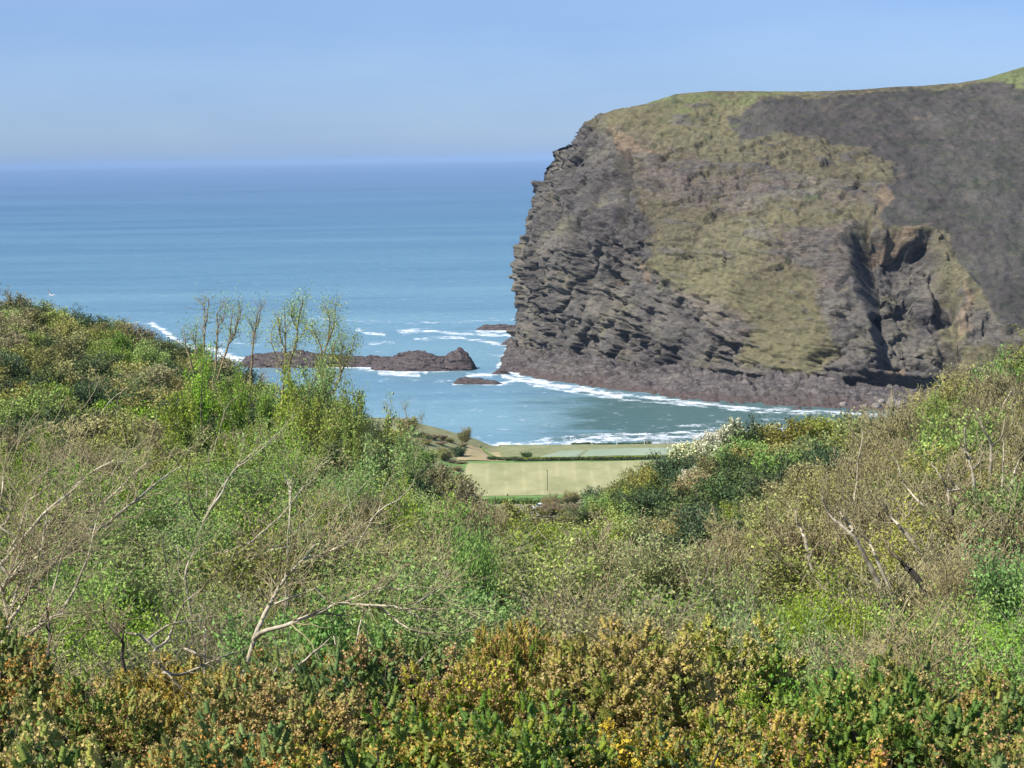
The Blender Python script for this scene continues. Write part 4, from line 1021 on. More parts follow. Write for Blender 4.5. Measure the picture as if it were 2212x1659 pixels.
rl = random.Random(77); extra = []
for k in range(22):
    x0, y0 = rl.choice([(20, 1240), (60, 1180), (140, 1090), (230, 1010), (320, 930), (90, 1350), (180, 1330), (300, 1150), (420, 1020), (30, 1420)])
    x0 += rl.uniform(-15, 15); L_ = rl.uniform(260, 560); a = rl.uniform(0.55, 1.45); b_ = a + rl.uniform(-0.3, 0.35)
    p1 = (x0 + L_ * .5 * math.cos(a), y0 - L_ * .5 * math.sin(a)); p2 = (p1[0] + L_ * .5 * math.cos(b_), p1[1] - L_ * .5 * math.sin(b_))
    extra.append((z1((x0, y0), p1, p2), rl.uniform(0, .5), rl.uniform(-.5, 1.5), rl.uniform(0.4, 0.75)))
traced('bare_tree', [
 (z5((20, 1100), (20, 900), (10, 620), (60, 400), (70, 320), (40, 150), (10, 20)), 0, 0.3, 1.6),
 (z1((10, 1260), (60, 1170), (180, 1060), (290, 910), (400, 810), (490, 740), (545, 620), (560, 480), (600, 400)), 0, 1.5, 1.0),
 (z1((0, 1060), (130, 910), (320, 680), (440, 570), (560, 480), (640, 390), (760, 300), (900, 230)), -0.2, 1.0, 0.8),
 (z1((60, 1180), (230, 1100), (340, 1060), (430, 1010), (530, 960), (640, 870), (740, 720), (800, 590), (950, 450), (1050, 340), (1160, 250)), 0, 2.0, 1.1),
 (z1((740, 790), (850, 730), (950, 640), (1080, 540), (1200, 440), (1330, 340), (1440, 270)), 1.0, 2.2, 0.8),
 (z1((290, 1190), (330, 1170), (420, 1050), (540, 950)), 0.2, 0.6, 0.6),
 (z1((60, 1520), (150, 1400), (230, 1260), (260, 1150)), 0, -0.4, 0.9),
 (z1((90, 1500), (110, 1350), (150, 1200), (210, 1080)), 0, 0.4, 0.6),
 (z1((60, 960), (150, 800), (220, 560), (330, 480), (480, 330)), 0, 1, 0.5),
 (z1((0, 760), (60, 700), (130, 520), (240, 400), (400, 290)), 0, 1, 0.5),
 (z1((0, 600), (20, 450), (30, 300), (60, 160)), 0.5, 1, 0.4),
 ] + extra, 29.0, 'pale bare many branched tree at the left edge, leaning right over the slope', 1, 'bark_pale', 0.034, 8, 0.9, 900, 'leaf_willow', 0.04)
traced('bare_tree', [
 (z5((30, 600), (110, 550), (230, 460), (350, 360), (490, 270), (560, 200), (640, 60)), 0, 0.8, 1.1),
 (z1((500, 1400), (580, 1270), (640, 1130), (700, 980), (740, 800), (790, 620)), 0.8, 1.3, 0.75),
 (z1((320, 1500), (380, 1400), (420, 1250), (460, 1120), (480, 1010), (540, 950)), 0.5, 0.9, 0.6),
 (z5((490, 270), (600, 250), (760, 240)), 0.6, 0.3, 0.4),
 ], 27.0, 'pale limb rising right from behind the gorse beside the leftmost bare tree', 2, 'bark_pale', 0.030, 7, 0.8, 700, 'leaf_willow', 0.04)
traced('dead_sapling', [(z5((380, 1040), (400, 870), (420, 640), (430, 450), (420, 270), (400, 200)), 0, 0.2, 1.0), (z5((380, 900), (330, 880), (200, 800), (80, 720), (0, 690)), 0, 0.2, 0.45), (z5((425, 420), (400, 340), (420, 250)), 0, 0, 0.5)],
 25.5, 'almost black upright dead stem near the lower left corner', 3, 'bark_dark', 0.026, 5, 0.3)
traced('dead_sapling', [(z5((1060, 630), (1070, 520), (1040, 460), (950, 350), (910, 290), (900, 100)), 0, 0.5, 1.0), (z5((1070, 480), (1080, 360), (1060, 250)), 0, 0.2, 0.6), (z5((940, 380), (800, 400), (640, 410)), 0.1, -0.5, 0.35)],
 27.0, 'dark forked stem between the left bare tree and the fallen bough', 4, 'bark_dark', 0.022, 8, 0.4)
traced('fallen_bough', [
 (z5((1430, 770), (1560, 790), (1700, 740), (1900, 650), (2060, 590)), 0, 0.4, 1.0),
 (z5((1760, 700), (1730, 620), (1610, 560), (1510, 590)), 0.1, 0, 0.6), (z5((1610, 560), (1730, 620), (1880, 640), (1960, 620)), 0.1, 0.3, 0.6),
 (z5((1440, 760), (1540, 860), (1570, 920)), 0, -0.2, 0.5), (z5((1400, 730), (1390, 690), (1280, 680)), 0, 0, 0.5), (z5((1480, 790), (1390, 690), (1340, 640)), 0, 0, 0.5)],
 24.8, 'short whitish fallen bough with forked twigs on top of the gorse', 5, 'bark_pale', 0.024, 6, 0.3, to_ground=False, cat='bough')
traced('leaning_tree', [
 (z2((0, 1440), (40, 1340), (130, 1160), (220, 1000), (300, 900), (400, 800), (440, 740), (520, 670)), 0, 0.8, 1.15),
 (z2((0, 1440), (80, 1380), (260, 1330), (400, 1270), (540, 1220), (670, 1160), (860, 1170), (1090, 1180), (1180, 1200), (1450, 1205)), 0, -1.6, 1.1),
 (z2((700, 1160), (830, 1100), (980, 1045)), -0.8, -0.6, 0.6),
 (z2((980, 1180), (1060, 1240), (1180, 1330), (1300, 1385), (1420, 1385)), -1.2, -1.8, 0.65),
 (z2((160, 1165), (300, 1110), (440, 1060), (560, 1000)), 0.2, 0.9, 0.55),
 (z2((420, 800), (560, 760), (700, 700), (820, 640)), 0.8, 1.2, 0.75),
 (z2((1270, 1170), (1400, 1080), (1500, 1010), (1540, 900)), -1.2, -0.8, 0.4),
 (z2((1050, 1025), (1120, 1045), (1190, 1045), (1230, 1020), (1400, 1035), (1510, 1020)), -0.7, -0.9, 0.5),
 (z2((520, 1080), (580, 1130), (660, 1170)), -0.4, -0.7, 0.3),
 (z2((1180, 1200), (1300, 1260), (1420, 1300), (1520, 1310)), -1.2, -1.0, 0.4),
 ], 28.5, 'grey barked leaning tree in the left centre with long level boughs reaching right', 6, 'bark_pale', 0.031, 9, 0.8, 2600, 'leaf_willow', 0.045)
traced('leaning_tree', [
 (z2((-120, 760), (0, 650), (150, 520), (250, 430), (380, 250), (470, 180), (520, 80), (620, 0)), 0, 1.2, 1.0),
 (z2((-150, 870), (0, 800), (130, 740), (280, 710), (400, 720), (530, 740)), 0, 0.8, 0.8),
 (z2((130, 740), (280, 640), (400, 520), (500, 430), (600, 340), (650, 230)), 0.4, 1.4, 0.75),
 (z2((280, 700), (360, 670), (460, 620)), 0.4, 0.7, 0.4)], 33.0, 'slender pale tree slanting up right above the leaning tree', 7, 'bark_pale', 0.030, 8, 0.9, 2000, 'leaf_willow', 0.05, auto=True)
traced('upright_tree', [(z2((255, 930), (265, 800), (270, 600), (290, 400), (280, 200), (240, 80), (190, 0)), 0, 0.5, 1.0), (z2((280, 280), (320, 180), (350, 60), (350, -60)), 0.2, 0.6, 0.6), (z2((285, 260), (250, 180), (240, 40), (280, -60)), 0.2, 0, 0.5)],
 36.0, 'straight upright pale tree behind the leaning tree', 8, 'bark_pale', 0.032, 7, 0.9, 2200, 'leaf_willow', 0.06, auto=True)
traced('upright_tree', [(z2((860, 620), (980, 440), (1150, 330), (1240, 240), (1280, 150), (1280, 40), (1290, -60)), 0, 0.6, 1.0), (z2((980, 440), (1070, 180), (1240, 60)), 0.2, 0.6, 0.5), (z2((820, 640), (740, 240), (790, 110)), 0, 0.5, 0.5)],
 42.0, 'thin curved grey stem left of the mown field', 9, 'bark_pale', 0.034, 7, 1.0, 2200, 'leaf_fresh', 0.06, auto=True)
traced('dead_sapling', [(z1((1320, 1100), (1290, 900), (1290, 840), (1200, 680), (1150, 520)), 0, 0.6, 1.0)], 31, 'thin dark bent stem right of the leftmost bare tree', 10, 'bark_dark', 0.018, 8, 0.4, auto=True)
traced('crooked_tree', [(z1((1480, 1250), (1470, 1100), (1540, 950), (1560, 850), (1610, 710)), 0, 0.6, 1.0), (z1((1400, 900), (1420, 1010), (1410, 1100), (1460, 1180), (1530, 1220)), 0.2, 0, 0.55), (z1((1420, 1050), (1500, 980), (1640, 870)), 0, 0.3, 0.5), (z1((1680, 590), (1760, 480), (1790, 400), (1870, 290), (2000, 200), (2200, 20)), 0.6, 1.4, 0.9)],
 34, 'crooked grey tree between the left bare tree and the upright pale tree', 11, 'bark_pale', 0.030, 8, 0.9, 1800, 'leaf_willow', 0.05, auto=True)
traced('dead_sapling', [(z1((1250, 1900), (1220, 1740), (1330, 1640), (1440, 1380), (1600, 1250)), 0, 0.6, 1.0), (z5((1220, 440), (1130, 430), (1060, 400), (960, 320)), 0, 0.2, 0.8), (z5((1270, 500), (1400, 400), (1520, 340), (1750, 320)), 0, 0.3, 0.8)], 27.5, 'pale sprawling stem above the fallen bough', 12, 'bark_pale', 0.024, 7, 0.35)
def zm(*p): return [(216 + a * .3906, 583 + b * .3906) for a, b in p]
for k, (brs, wood, r0, lab) in enumerate([
 ([((610, 1310), (700, 1170), (790, 1060), (900, 970), (1010, 880), (1080, 800)), ((760, 1080), (800, 960), (780, 880))], 'bark_pale', 0.06, 'thickest pale trunk slanting up right in the left middle'),
 ([((1050, 1420), (1045, 1210), (1010, 1100), (990, 980)), ((1045, 1210), (1080, 1090), (1090, 1000)), ((1020, 1120), (960, 1040))], 'bark_pale', 0.045, 'pale three pronged stem right of the thickest pale trunk'),
 ([((1080, 1240), (1130, 1190), (1210, 1080), (1320, 990))], 'bark_pale', 0.035, 'pale stem slanting right beside the three pronged stem'),
 ([((1330, 1350), (1420, 1230), (1500, 1150)), ((1350, 1300), (1370, 1240), (1400, 1110))], 'bark_pale', 0.03, 'small pinkish forked stem left of the thin curved grey stem'),
 ([((560, 1400), (500, 1300), (480, 1150), (380, 1000), (300, 850)), ((480, 1150), (500, 1000), (470, 900))], 'bark_dark', 0.04, 'long dark stem leaning left in the left middle'),
 ([((590, 1250), (590, 1190), (600, 1050), (630, 950))], 'bark_pale', 0.04, 'straight tan stem between the dark leaning stem and the thickest pale trunk'),
 ([((640, 960), (660, 900), (700, 760), (770, 690)), ((690, 780), (650, 700))], 'bark_pale', 0.05, 'grey green bough with a bright lit upper half above the thickest pale trunk'),
 ([((565, 900), (560, 750), (565, 620), (570, 440))], 'bark_dark', 0.06, 'dark straight stem under the leftmost tall willow'),
 ([((500, 880), (500, 700), (495, 560))], 'bark_mid', 0.06, 'grey straight stem just left of the dark straight one'),
 ([((30, 1200), (100, 1080), (180, 1000), (260, 930)), ((100, 1080), (90, 980))], 'bark_pale', 0.04, 'pale twisting stem above the leftmost bare tree'),
 ([((0, 800), (60, 720), (150, 650), (220, 590))], 'bark_pale', 0.05, 'thin grey green bough against the dark shrubs of the left ridge'),
 ([((840, 1500), (700, 1560), (560, 1600), (450, 1640)), ((700, 1560), (740, 1500))], 'bark_pale', 0.03, 'level tan bough below the crooked grey tree'),
 ([((1480, 1120), (1500, 1020), (1540, 990)), ((1500, 1020), (1480, 960))], 'bark_pale', 0.03, 'small pale forked sapling left of the straw field')]):
    traced('hillside_sapling', [(zm(*b), 0, 0.6, 1.0 if j == 0 else 0.6) for j, b in enumerate(brs)], 60, lab, 140 + k, wood, r0, 7, 0.9, 700, 'leaf_willow', 0.08, group='saplings on the left slope', sides=5, auto=True)
# broken stubs low in the picture
for k, (pts, d, lab) in enumerate([
 (z7((130, 850), (250, 640)), 23.5, 'short broken white stub poking from the gorse, leftmost of the slanting stubs'),
 (z7((340, 750), (600, 530), (680, 450)), 24, 'long slanting pale stub just right of the broken white stub'),
 (z7((780, 790), (740, 640), (690, 450)), 25, 'yellowish upright stub left of the arching twig'),
 (z7((1400, 720), (1490, 610)), 24, 'tiny pale stub beside the amber gorse head'),
 (z5((1780, 540), (1790, 420), (1800, 270)), 28, 'white upright stub behind the fallen bough'),
 (z7((880, 560), (920, 380), (960, 200)), 27, 'thin tan stem crossing below the level boughs'),
 (z7((1070, 760), (1190, 620), (1280, 520)), 25.5, 'thin curved stem rising out of the gorse below the level boughs')]):
    traced('broken_sapling', [(pts, 0, 0.2, 1.0)], d, lab, 40 + k, 'bark_pale', 0.017, 2, 0.15, cat='stem')

# slender willows against the water
SW = [
 ('tall slender willow against the sea, leftmost of the full height stems', [(zl((1612, 800), (1615, 560), (1640, 400), (1650, 250)), 0, 0.4, 1.0), (zl((1612, 480), (1620, 350), (1612, 280)), 0, 0.3, 0.6)], 60),
 ('slender forked willow against the sea, second from the left', [(zl((1690, 950), (1710, 700), (1725, 480), (1720, 380), (1780, 290)), 0, 0.4, 1.0), (zl((1725, 480), (1760, 420), (1790, 300)), 0, 0.4, 0.6)], 61),
 ('forked willow with spreading top against the sea, third from the left', [(zl((1720, 900), (1800, 640), (1830, 580), (1860, 520), (1900, 380), (1890, 270)), 0, 0.4, 1.0), (zl((1820, 600), (1830, 440), (1850, 300)), 0, 0.4, 0.7), (zl((1860, 520), (1880, 420), (1910, 300)), 0, 0.1, 0.5)], 62),
 ('slender willow with hooked side shoot against the sea, fourth from the left', [(z6((170, 900), (190, 660), (200, 540), (240, 430), (255, 280)), 0, 0.4, 1.0), (z6((200, 560), (185, 470), (150, 440)), 0, 0.2, 0.5), (z6((210, 520), (230, 380), (285, 290)), 0, 0.2, 0.6)], 60),
 ('thick stemmed dark willow left of the reef rock hump', [(z6((420, 1100), (440, 900), (450, 700), (410, 560), (390, 400)), 0, 0.4, 1.3), (z6((450, 700), (450, 500), (440, 310)), 0, 0.4, 0.8), (z6((440, 850), (340, 600), (360, 450)), 0, 0.2, 0.5)], 58),
 ('tallest leafy willow of the row against the sea', [(z6((500, 950), (480, 780), (530, 620), (545, 480), (570, 350), (590, 250)), 0, 0.4, 1.2), (z6((545, 500), (500, 400), (500, 340)), 0, 0.4, 0.7), (z6((530, 600), (600, 520), (620, 440)), 0, 0.4, 0.5)], 59),
 ('bushy topped willow leaning right before the reef', [(z6((560, 1130), (640, 980), (700, 860), (740, 700), (700, 560), (670, 520)), 0, 0.5, 1.1), (z6((760, 680), (790, 560), (800, 420), (790, 350)), 0.2, 0.5, 0.7), (z6((770, 640), (830, 480), (850, 280)), 0.2, 0.6, 0.7)], 57),
 ('rightmost leafy willow leaning over the bay', [(z6((780, 1080), (830, 980), (890, 850), (870, 740), (820, 700), (850, 580)), 0, 0.6, 1.2), (z6((890, 850), (930, 760), (980, 650), (990, 600)), 0.1, 0.6, 0.8), (z6((880, 760), (900, 650), (880, 570)), 0.1, 0.4, 0.7)], 56),
 ('short bare shoot left of the tall slender willows', [(zl((1490, 700), (1470, 620), (1455, 480)), 0, 0.2, 0.8)], 62),
 ('short leafy shoot second from the left edge of the willow row', [(zl((1560, 700), (1545, 600), (1560, 450)), 0, 0.2, 0.7), (zl((1550, 620), (1520, 540)), 0, 0.1, 0.5)], 63)]
for k, (lab, br, D) in enumerate(SW):
    leaf = [130, 200, 280, 260, 560, 900, 1200, 1100, 80, 150][k]
    bx, by = br[0][0][0]; dv = visible_D(bx * K, by * K + 14) or 200; dv = min(max(dv, 150), 285)
    traced('slender_willow', br, dv, lab, 60 + k, 'twig', 0.0005 * dv, 14, 0.0065 * dv, leaf * 2, 'leaf_willow', 0.00085 * dv, group='slender willows against the sea', sides=5)
# pale stems standing out of the right hand thicket
DT = [
 ([((2110, 80), (2130, 200), (2170, 290), (2160, 400), (2150, 560))], 88, 'forked white stem at the right edge just under the skyline'),
 ([((1950, 640), (1950, 510), (1890, 380), (1850, 290), (1800, 200)), ((1950, 510), (2030, 450), (2060, 300))], 86, 'large forked pale dead tree near the right edge'),
 ([((1830, 980), (1810, 750), (1780, 640), (1750, 500), (1740, 370)), ((1810, 700), (1860, 640), (1880, 530)), ((1760, 600), (1700, 480))], 78, 'thickest pale dead tree standing right of centre on the right slope'),
 ([((860, 960), (890, 800), (900, 620), (930, 470), (930, 380))], 92, 'straight pale stem before the dark hollow of the knoll'),
 ([((1460, 1030), (1330, 900), (1250, 790), (1210, 640))], 80, 'curved pale stem leaning left, alone in the middle of the right slope'),
 ([((1620, 980), (1610, 870), (1560, 770), (1480, 650)), ((1700, 860), (1640, 800), (1600, 700))], 78, 'pale pair of stems left of the thickest dead tree'),
 ([((980, 1430), (860, 1230), (720, 1110), (640, 1000), (610, 890)), ((860, 1180), (780, 1080), (750, 1020))], 66, 'long pale stem slanting down right across the middle of the thicket'),
 ([((1280, 1210), (1200, 1120), (1100, 1020))], 66, 'short white stem slanting left in the middle of the thicket'),
 ([((1050, 1420), (1000, 1310), (920, 1200))], 62, 'short pale stem below the long slanting one'),
 ([((2130, 760), (2150, 680), (2230, 540))], 74, 'pale stem leaving the frame at the right edge'),
 ([((2045, 800), (2050, 600), (2050, 430))], 80, 'thin straight pale stem between the forked dead tree and the edge'),
 ([((490, 1300), (460, 1200), (420, 1120), (400, 1020))], 72, 'thin pale stem in the left part of the right thicket'),
 ([((1640, 1090), (1660, 1000), (1760, 920))], 60, 'dark gnarled stem below the thickest dead tree'),
 ([((1310, 1500), (1230, 1420), (1130, 1330))], 58, 'dark fallen stem low in the right thicket')]
for k, (br, D, lab) in enumerate(DT):
    traced('dead_tree', [(z4(*b), 0, 0.5, 1.0 if j == 0 else 0.7) for j, b in enumerate(br)], D, lab, 90 + k, 'bark_dark' if 'dark gnarled' in lab or 'dark fallen' in lab else 'bark_pale', 0.075 if 'thick' in lab or 'large' in lab else 0.05, 9, 0.9, 0, group='pale stems in the right thicket', sides=5, auto=True)
PW = P_(r0=0.05, nseg=[7, 4, 2], kids=[9, 3, 0], rmin=0.012, bend=0.07, up=0.3, spread=[0.45, 0.5, .5], ratio=[0.32, 0.5, .5], tipdepth=0); PW['from'] = [0.35, 0.2, 0.2]
mk('wand', 'slender_willow', 4, 'leaf_willow', 'twig', 3, h=6.6, stems=7, lean=0.26, prm=PW, leafn=5200, leafs=0.17, leafspread=0.14, aspect=0.5)
rw = random.Random(21)
for k, (px, py) in enumerate([(232, 386), (318, 404), (346, 416), (196, 400), (228, 412), (262, 398), (290, 412), (312, 408), (336, 425), (352, 436), (300, 440), (240, 440), (182, 420), (390, 470), (290, 480), (405, 500)]):
    D = visible_D(px, py + 22)
    if not D: continue
    hz = np.mean([q[0] for q in PH['wand']]); hh = (3.3 + 75 * D / FP * rw.uniform(0.45, 1.0)); sc = hh / hz
    put('wand', tuple(gpt(px, D)), rw.uniform(0, 6), (sc * 0.8, sc * 0.8, sc), 'fine stemmed upright willow with sparse young leaves rising above the left slope', 'tree', 'upright willows on the left slope')
# small trees on the coast edge
for X, Y0, Y1, D, lab in [(835, 868, 905, 600, 'feathery small tree, leftmost of three on the coast edge'), (876, 868, 898, 625, 'small forked tree between the feathery tree and the bare one'), (910, 890, 925, 630, 'small bare bent tree above the straw coloured field')]:
    traced('coast_tree', [([(X + 2, Y1 + 8), (X, (Y0 + Y1) / 2), (X - 1, Y0)], 0, 0.5, 1.0), ([(X, (Y0 + Y1) / 2), (X + 6, Y0 + 4)], 0, 0.5, 0.7), ([(X, (Y0 + Y1) / 2 + 3), (X - 7, Y0 + 6)], 0, 0.5, 0.7)], D, lab, int(X), 'twig', 0.10, 12, 0.9, 200, 'leaf_olive', 0.3, group='small trees on the coast edge', sides=4)

# ------------------------------------------------------------------ hedges, rough bank
def hedge(name, a, b, D0, D1, hgt, thick, mat, label, seed, n=9000):
    r = np.random.default_rng(seed); t = r.uniform(0, 1, n)
    px = a + (b - a) * t; D = D0 + (D1 - D0) * t + r.uniform(-thick, thick, n)
    g0 = gpt(px, D); prof = 0.7 + 0.5 * fbm(v3(g0[:, 0] / 4, 0 * t + seed, 0 * t), 3)
    z = hgt * prof * np.sqrt(r.uniform(0, 1, n)); g0[:, 2] += z
    v, f = leaves(g0, 0.42, 0.6, 0.3, r)
    # woody core
    m_ = 70; tt = np.linspace(0, 1, m_); pc = gpt(a + (b - a) * tt, D0 + (D1 - D0) * tt); core = []
    for k in range(m_ - 1): core.append((*(pc[k] + [0, 0, hgt * .3]), *(pc[k + 1] + [0, 0, hgt * .3]), hgt * 0.33, hgt * 0.33))
    org = pc[m_ // 2].copy(); cv, cf = tubes(core, 6)
    root = bpy.data.objects.new(name, None); C.objects.link(root); root.location = tuple(org); tag(root, label, 'hedge')
    obj('woody_core', new_mesh(name + '_core', cv - org, cf, mats=[M['bark_dark']]), root)
    obj('foliage', new_mesh(name + '_foliage', v - org, f, dict(tone=np.repeat(np.clip(r.normal(.5, .22, n), 0, 1), 4)), [M[mat]]), root)
hedge('hedge', 513, 700, 611, 609, 1.5, 1.4, 'leaf_dark', 'long dark clipped hedge along the far side of the mown field', 1)
hedge('hedge', 522, 700, 619, 617, 1.1, 1.0, 'leaf_willow', 'lower pale green hedge line just behind the long dark hedge', 2, 7000)
hedge('hedge', 486, 522, 619, 617, 1.7, 1.5, 'leaf_dark', 'short dark hedge at the corner of the straw coloured field', 3, 3000)
hedge('hedge', 486, 560, 537, 535, 1.6, 1.5, 'leaf_fresh', 'bright green hedge along the near side of the mown field', 4, 7000)
hedge('hedge', 480, 498, 654, 620, 1.2, 1.2, 'leaf_willow', 'grey green hedge between the straw field and the pale pasture', 5, 3000)
hedge('hedge', 570, 652, 683, 684, 1.3, 1.2, 'leaf_dark', 'dark scrub strip along the top of the beach', 6, 4500)
rb = random.Random(9)
for k in range(26):
    px = rb.uniform(396, 470); D = rb.uniform(590, 650); 
    nm = 'pink_far' if k % 3 else 'brown_far'
    if px > 462 and D > 612: continue
    put(nm, tuple(gpt(px, D)), rb.uniform(0, 6), (0.8 * rb.uniform(.7, 1.2), 0.8, 0.42 * rb.uniform(.7, 1.3)), 'low pale wind clipped bush on the rough bank above the bay', 'shrub', 'low bushes on the coastal bank')
for (X, D, s, lab) in [(990, 622, 1.0, 'dark grey bush at the left end of the straw coloured field'), (1135, 628, 0.62, 'dark bush at the left corner of the pale pasture'), (955, 606, 1.1, 'wide grey bush below the coastal bank')]:
    put('dark_far' if X != 955 else 'brown_far', tuple(gpt(X * K, D)), 1, (s * 1.3, s, s * 0.8), lab, 'shrub', None)
for k in range(14):
    put('pink_far' if k % 2 else 'brown_far', tuple(gpt(rb.uniform(540, 575), rb.uniform(515, 533))), rb.uniform(0, 6), 0.75, 'pinkish brown bush beside the parked car below the field', 'shrub', 'bushes beside the lane')

# ------------------------------------------------------------------ posts, pole, car
m = NT('white_post'); m.surf(m.ramp(m.noise(m.pos(), 3, 3, .6), [(0.3, (0.62, 0.60, 0.56)), (0.7, (0.80, 0.78, 0.74))]), 0.7); Mpost = m.m
m = NT('grey_post'); m.surf((0.30, 0.27, 0.24), 0.8); Mgp = m.m
def rod(x, y, z, h, r, sides=8): return tubes([(x, y, z, x, y, z + h, r, r * 0.9)], sides)
def cap(z, r, top): 
    return tubes([(0, 0, z, 0, 0, z + top, r, 0.004)], 8)
def post_mesh(h, r):
    return merge([rod(0, 0, -0.3, h + 0.3, r), cap(h - 0.01, r * 1.25, 0.12)])
pmw = new_mesh('white_post', *post_mesh(2.6, 0.085), mats=[Mpost]); pmg = new_mesh('fence_post', *post_mesh(2.0, 0.10), mats=[Mgp])
for k, X in enumerate([1181, 1232, 1278, 1332, 1392]):
    o = obj('white_post', pmw, loc=tuple(gpt(X * K, 676))); tag(o, 'tall white post standing on the grass behind the beach', 'post', 'tall white posts behind the beach')
for k in range(13):
    o = obj('fence_post', pmg, loc=tuple(gpt((1398 + 9.5 * k) * K, 668 - 1.5 * k))); tag(o, 'pale fence post at the right end of the seafront pasture', 'post', 'fence posts of the seafront pasture')
pb = merge([rod(0, 0, -0.5, 6.0, 0.08), tubes([(-0.3, 0, 5.35, 0.3, 0, 5.35, 0.04, 0.04)], 6)])
o = obj('utility_pole', new_mesh('utility_pole', *pb, mats=[M['bark_dark']]), loc=tuple(gpt(546, 553))); tag(o, 'thin dark wire pole standing in the mown field', 'pole')

def car():
    g0 = gpt(539, 524) + np.array([0, 0, 0.4]); root = bpy.data.objects.new('parked_car', None); C.objects.link(root); root.location = tuple(g0); root.rotation_euler = (0, 0, 0.35)
    tag(root, 'small white parked car half hidden by bushes below the mown field', 'car')
    prof = [(-2.05, .28), (-2.1, .62), (-1.95, .86), (-1.1, .95), (2.0, .95), (2.1, .7), (2.08, .28)]
    def loft(prof, w0, w1f=None):
        n = len(prof); ws = [-1, -.93, .93, 1]; V = []
        for j, w in enumerate(ws):
            for (x, z) in prof:
                s = 0.96 if abs(w) == 1 else 1.0; V.append((x * s, w * w0, (z - .5) * s + .5))
        F = []
        for j in range(3):
            for i in range(n): a = j * n + i; b2 = j * n + (i + 1) % n; F.append((a, b2, b2 + n, a + n))
        V = np.array(V); cF = []
        for j in (0, 3):
            for i in range(1, n - 1, 1): cF.append((j * n, j * n + i, j * n + i + 1, j * n + i + 1))
        return V, np.array(F), cF
    mw = NT('car_paint'); mw.surf((0.75, 0.77, 0.78), 0.3, spec=0.5, Coat_Weight=0.5)
    mg = NT('car_glass'); mg.surf((0.03, 0.04, 0.05), 0.08, spec=0.6)
    mt = NT('car_tyre'); mt.surf((0.03, 0.03, 0.03), 0.8)
    def put_loft(name, prof, w, mat, par=root):
        import bmesh
        V, F, cF = loft(prof, w); bm = bmesh.new(); vs = [bm.verts.new(v) for v in V]
        for f in F: bm.faces.new([vs[i] for i in f])
        n = len(prof)
        bm.faces.new([vs[i] for i in range(n)][::-1]); bm.faces.new([vs[3 * n + i] for i in range(n)])
        bmesh.ops.recalc_face_normals(bm, faces=bm.faces); me = bpy.data.meshes.new(name); bm.to_mesh(me); bm.free(); me.materials.append(mat); return obj(name, me, par)
    put_loft('body', prof, 0.86, mw.m)
    put_loft('windows', [(-1.12, .93), (-.5, 1.34), (1.3, 1.36), (1.92, .93)], 0.76, mg.m)
    put_loft('roof', [(-.52, 1.33), (-.3, 1.42), (1.1, 1.44), (1.33, 1.35)], 0.74, mw.m)
    for x in (-1.3, 1.35):
        for y in (-.8, .8):
            w = tubes([(x, y - .1, .3, x, y + .1, .3, .3, .3)], 16); h = tubes([(x, y - .11, .3, x, y + .11, .3, .17, .17)], 12)
            o = obj('wheel', new_mesh('wheel', *w, mats=[mt.m]), root)
    for y in (-.6, .6):
        obj('headlight', new_mesh('headlight', *tubes([(-2.12, y, .68, -2.02, y, .68, .09, .1)], 10), mats=[mg.m]), root)
car()

# ------------------------------------------------------------------ gull
def gull():
    g0 = P(201 * K * 0.5486, 1163 * K * 0.5486, 190.0)
    m = NT('gull_feathers'); m.surf((0.45, 0.45, 0.46), 0.7)
    body = tubes([(0, -.28, 0, 0, -.12, .02, .015, .06), (0, -.12, .02, 0, .1, .02, .06, .065), (0, .1, .02, 0, .22, .05, .065, .045), (0, .22, .05, 0, .3, .05, .045, .03), (0, .3, .05, 0, .36, .04, .012, .004)], 8)
    w = []
    V = []; F = []
    for s in (-1, 1):
        pts = [(0.03 * s, .1, .05), (.3 * s, .14, .2), (.66 * s, .02, .33), (.64 * s, -.03, .32), (.3 * s, -.04, .19), (.03 * s, -.1, .04)]
        b = len(V); V += pts + [(x, y, z - .015) for x, y, z in pts]
        F += [(b, b + 1, b + 4, b + 5), (b + 1, b + 2, b + 3, b + 4), (b + 6, b + 11, b + 10, b + 7), (b + 7, b + 10, b + 9, b + 8), (b + 1, b, b + 6, b + 7), (b + 2, b + 1, b + 7, b + 8)]
    tail = (np.array([(-.03, -.25, 0), (.03, -.25, 0), (.07, -.4, 0), (-.07, -.4, 0)]), np.array([(0, 1, 2, 3)]))
    v, f = merge([body, (np.array(V), np.array(F)), tail])
    o = obj('gull', new_mesh('gull', v, f, mats=[m.m]), loc=tuple(g0)); o.rotation_euler = (0.2, 0.5, 0.9)
    tag(o, 'small gull flying over the water above the left ridge', 'bird')
gull()

# ------------------------------------------------------------------ air
def haze():
    import bmesh
    x0, x1, y0, y1, z0, z1_ = -160000, 160000, -60, 400000, -9, 165
    V = np.array([(x, y, z) for z in (z0, z1_) for x, y in ((x0, y0), (x1, y0), (x1, y1), (x0, y1))], float)
    F = np.array([(0, 3, 2, 1), (4, 5, 6, 7), (0, 1, 5, 4), (1, 2, 6, 5), (2, 3, 7, 6), (3, 0, 4, 7)])
    m = NT('haze'); pv = m.n('ShaderNodeVolumePrincipled'); pv.inputs['Color'].default_value = (0.37, 0.55, 0.80, 1); pv.inputs['Density'].default_value = HAZE
    pv.inputs['Anisotropy'].default_value = -0.3
    m.l(pv.outputs[0], m.out.inputs['Volume'])
    o = obj('haze', new_mesh('haze', V, F, mats=[m.m])); tag(o, kind='stuff')
HAZE = 0.000025
haze()
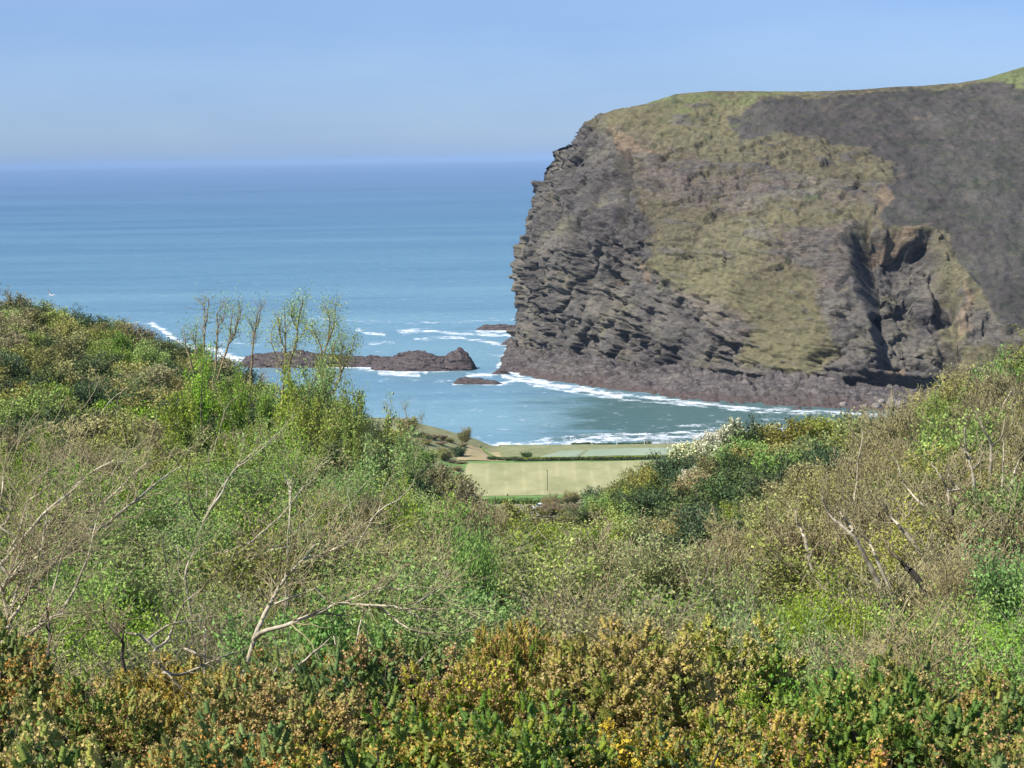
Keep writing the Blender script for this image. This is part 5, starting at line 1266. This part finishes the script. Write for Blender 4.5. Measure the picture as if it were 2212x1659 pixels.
# ------------------------------------------------------------------ world, sun, camera
SUN_EL, SUN_AZ = math.radians(48), math.radians(122)      # azimuth measured to the left of the view direction
sd = np.array([-math.sin(SUN_AZ) * math.cos(SUN_EL), math.cos(SUN_AZ) * math.cos(SUN_EL), math.sin(SUN_EL)])
w = bpy.data.worlds.new('World'); bpy.context.scene.world = w; w.use_nodes = True; nt = w.node_tree; nt.nodes.clear()
sky = nt.nodes.new('ShaderNodeTexSky'); sky.sky_type = 'NISHITA'; sky.sun_disc = False; sky.sun_elevation = SUN_EL
sky.sun_rotation = -SUN_AZ; sky.air_density = 1.0; sky.dust_density = 0.4; sky.ozone_density = 2.0; sky.altitude = 90
bg = nt.nodes.new('ShaderNodeBackground'); bg.inputs[1].default_value = 0.10
wo = nt.nodes.new('ShaderNodeOutputWorld')
tc = nt.nodes.new('ShaderNodeTexCoord'); mp = nt.nodes.new('ShaderNodeMapping'); mp.inputs['Scale'].default_value = (1, 1, 5)
nz = nt.nodes.new('ShaderNodeTexNoise'); nz.inputs['Scale'].default_value = 6.0; nz.inputs['Detail'].default_value = 5
cr = nt.nodes.new('ShaderNodeValToRGB'); cr.color_ramp.elements[0].position = 0.3; cr.color_ramp.elements[1].position = 0.7
cr.color_ramp.elements[0].color = (0.92, 0.95, 0.98, 1); cr.color_ramp.elements[1].color = (1.10, 1.06, 1.02, 1)
mx = nt.nodes.new('ShaderNodeMix'); mx.data_type = 'RGBA'; mx.blend_type = 'MULTIPLY'; mx.inputs[0].default_value = 1
nt.links.new(tc.outputs['Generated'], mp.inputs[0]); nt.links.new(mp.outputs[0], nz.inputs['Vector']); nt.links.new(nz.outputs[0], cr.inputs[0])
sep = nt.nodes.new('ShaderNodeSeparateXYZ'); nt.links.new(tc.outputs['Generated'], sep.inputs[0])
er = nt.nodes.new('ShaderNodeValToRGB'); e = er.color_ramp.elements; e.new(0.5)
for q, (a, b) in zip(e, [(0.0, (0.335, 0.49, 0.93)), (0.075, (0.365, 0.46, 0.75)), (0.5, (0.85, 0.92, 1.05))]): q.position = a; q.color = (*b, 1)
m2 = nt.nodes.new('ShaderNodeMix'); m2.data_type = 'RGBA'; m2.blend_type = 'MULTIPLY'; m2.inputs[0].default_value = 1
nt.links.new(sep.outputs[2], er.inputs[0]); nt.links.new(er.outputs[0], m2.inputs[6]); nt.links.new(cr.outputs[0], m2.inputs[7])
nt.links.new(m2.outputs[2], mx.inputs[7])
nt.links.new(sky.outputs[0], mx.inputs[6]); nt.links.new(mx.outputs[2], bg.inputs[0]); nt.links.new(bg.outputs[0], wo.inputs[0])
L = bpy.data.lights.new('sun', 'SUN'); L.energy = 4.6; L.angle = math.radians(0.6); L.color = (1.0, 0.955, 0.88)
lo = bpy.data.objects.new('sun', L); C.objects.link(lo)
from mathutils import Vector
lo.rotation_euler = Vector(tuple(sd)).to_track_quat('Z', 'Y').to_euler()
cam = bpy.data.cameras.new('camera'); co = bpy.data.objects.new('camera', cam); C.objects.link(co)
cam.lens = 80; cam.sensor_width = 36; cam.clip_start = 0.5; cam.clip_end = 500000
co.location = (0, 0, CAMZ); from mathutils import Matrix
co.rotation_euler = (Matrix.Rotation(math.pi / 2 - PITCH, 3, 'X') @ Matrix.Rotation(-ROLL, 3, 'Z')).to_euler()
s = bpy.context.scene; s.camera = co
s.view_settings.view_transform = 'Standard'; s.view_settings.look = 'None'; s.view_settings.exposure = 0.85; s.view_settings.gamma = 1
s.cycles.max_bounces = 6; s.cycles.volume_bounces = 0; s.cycles.transparent_max_bounces = 8
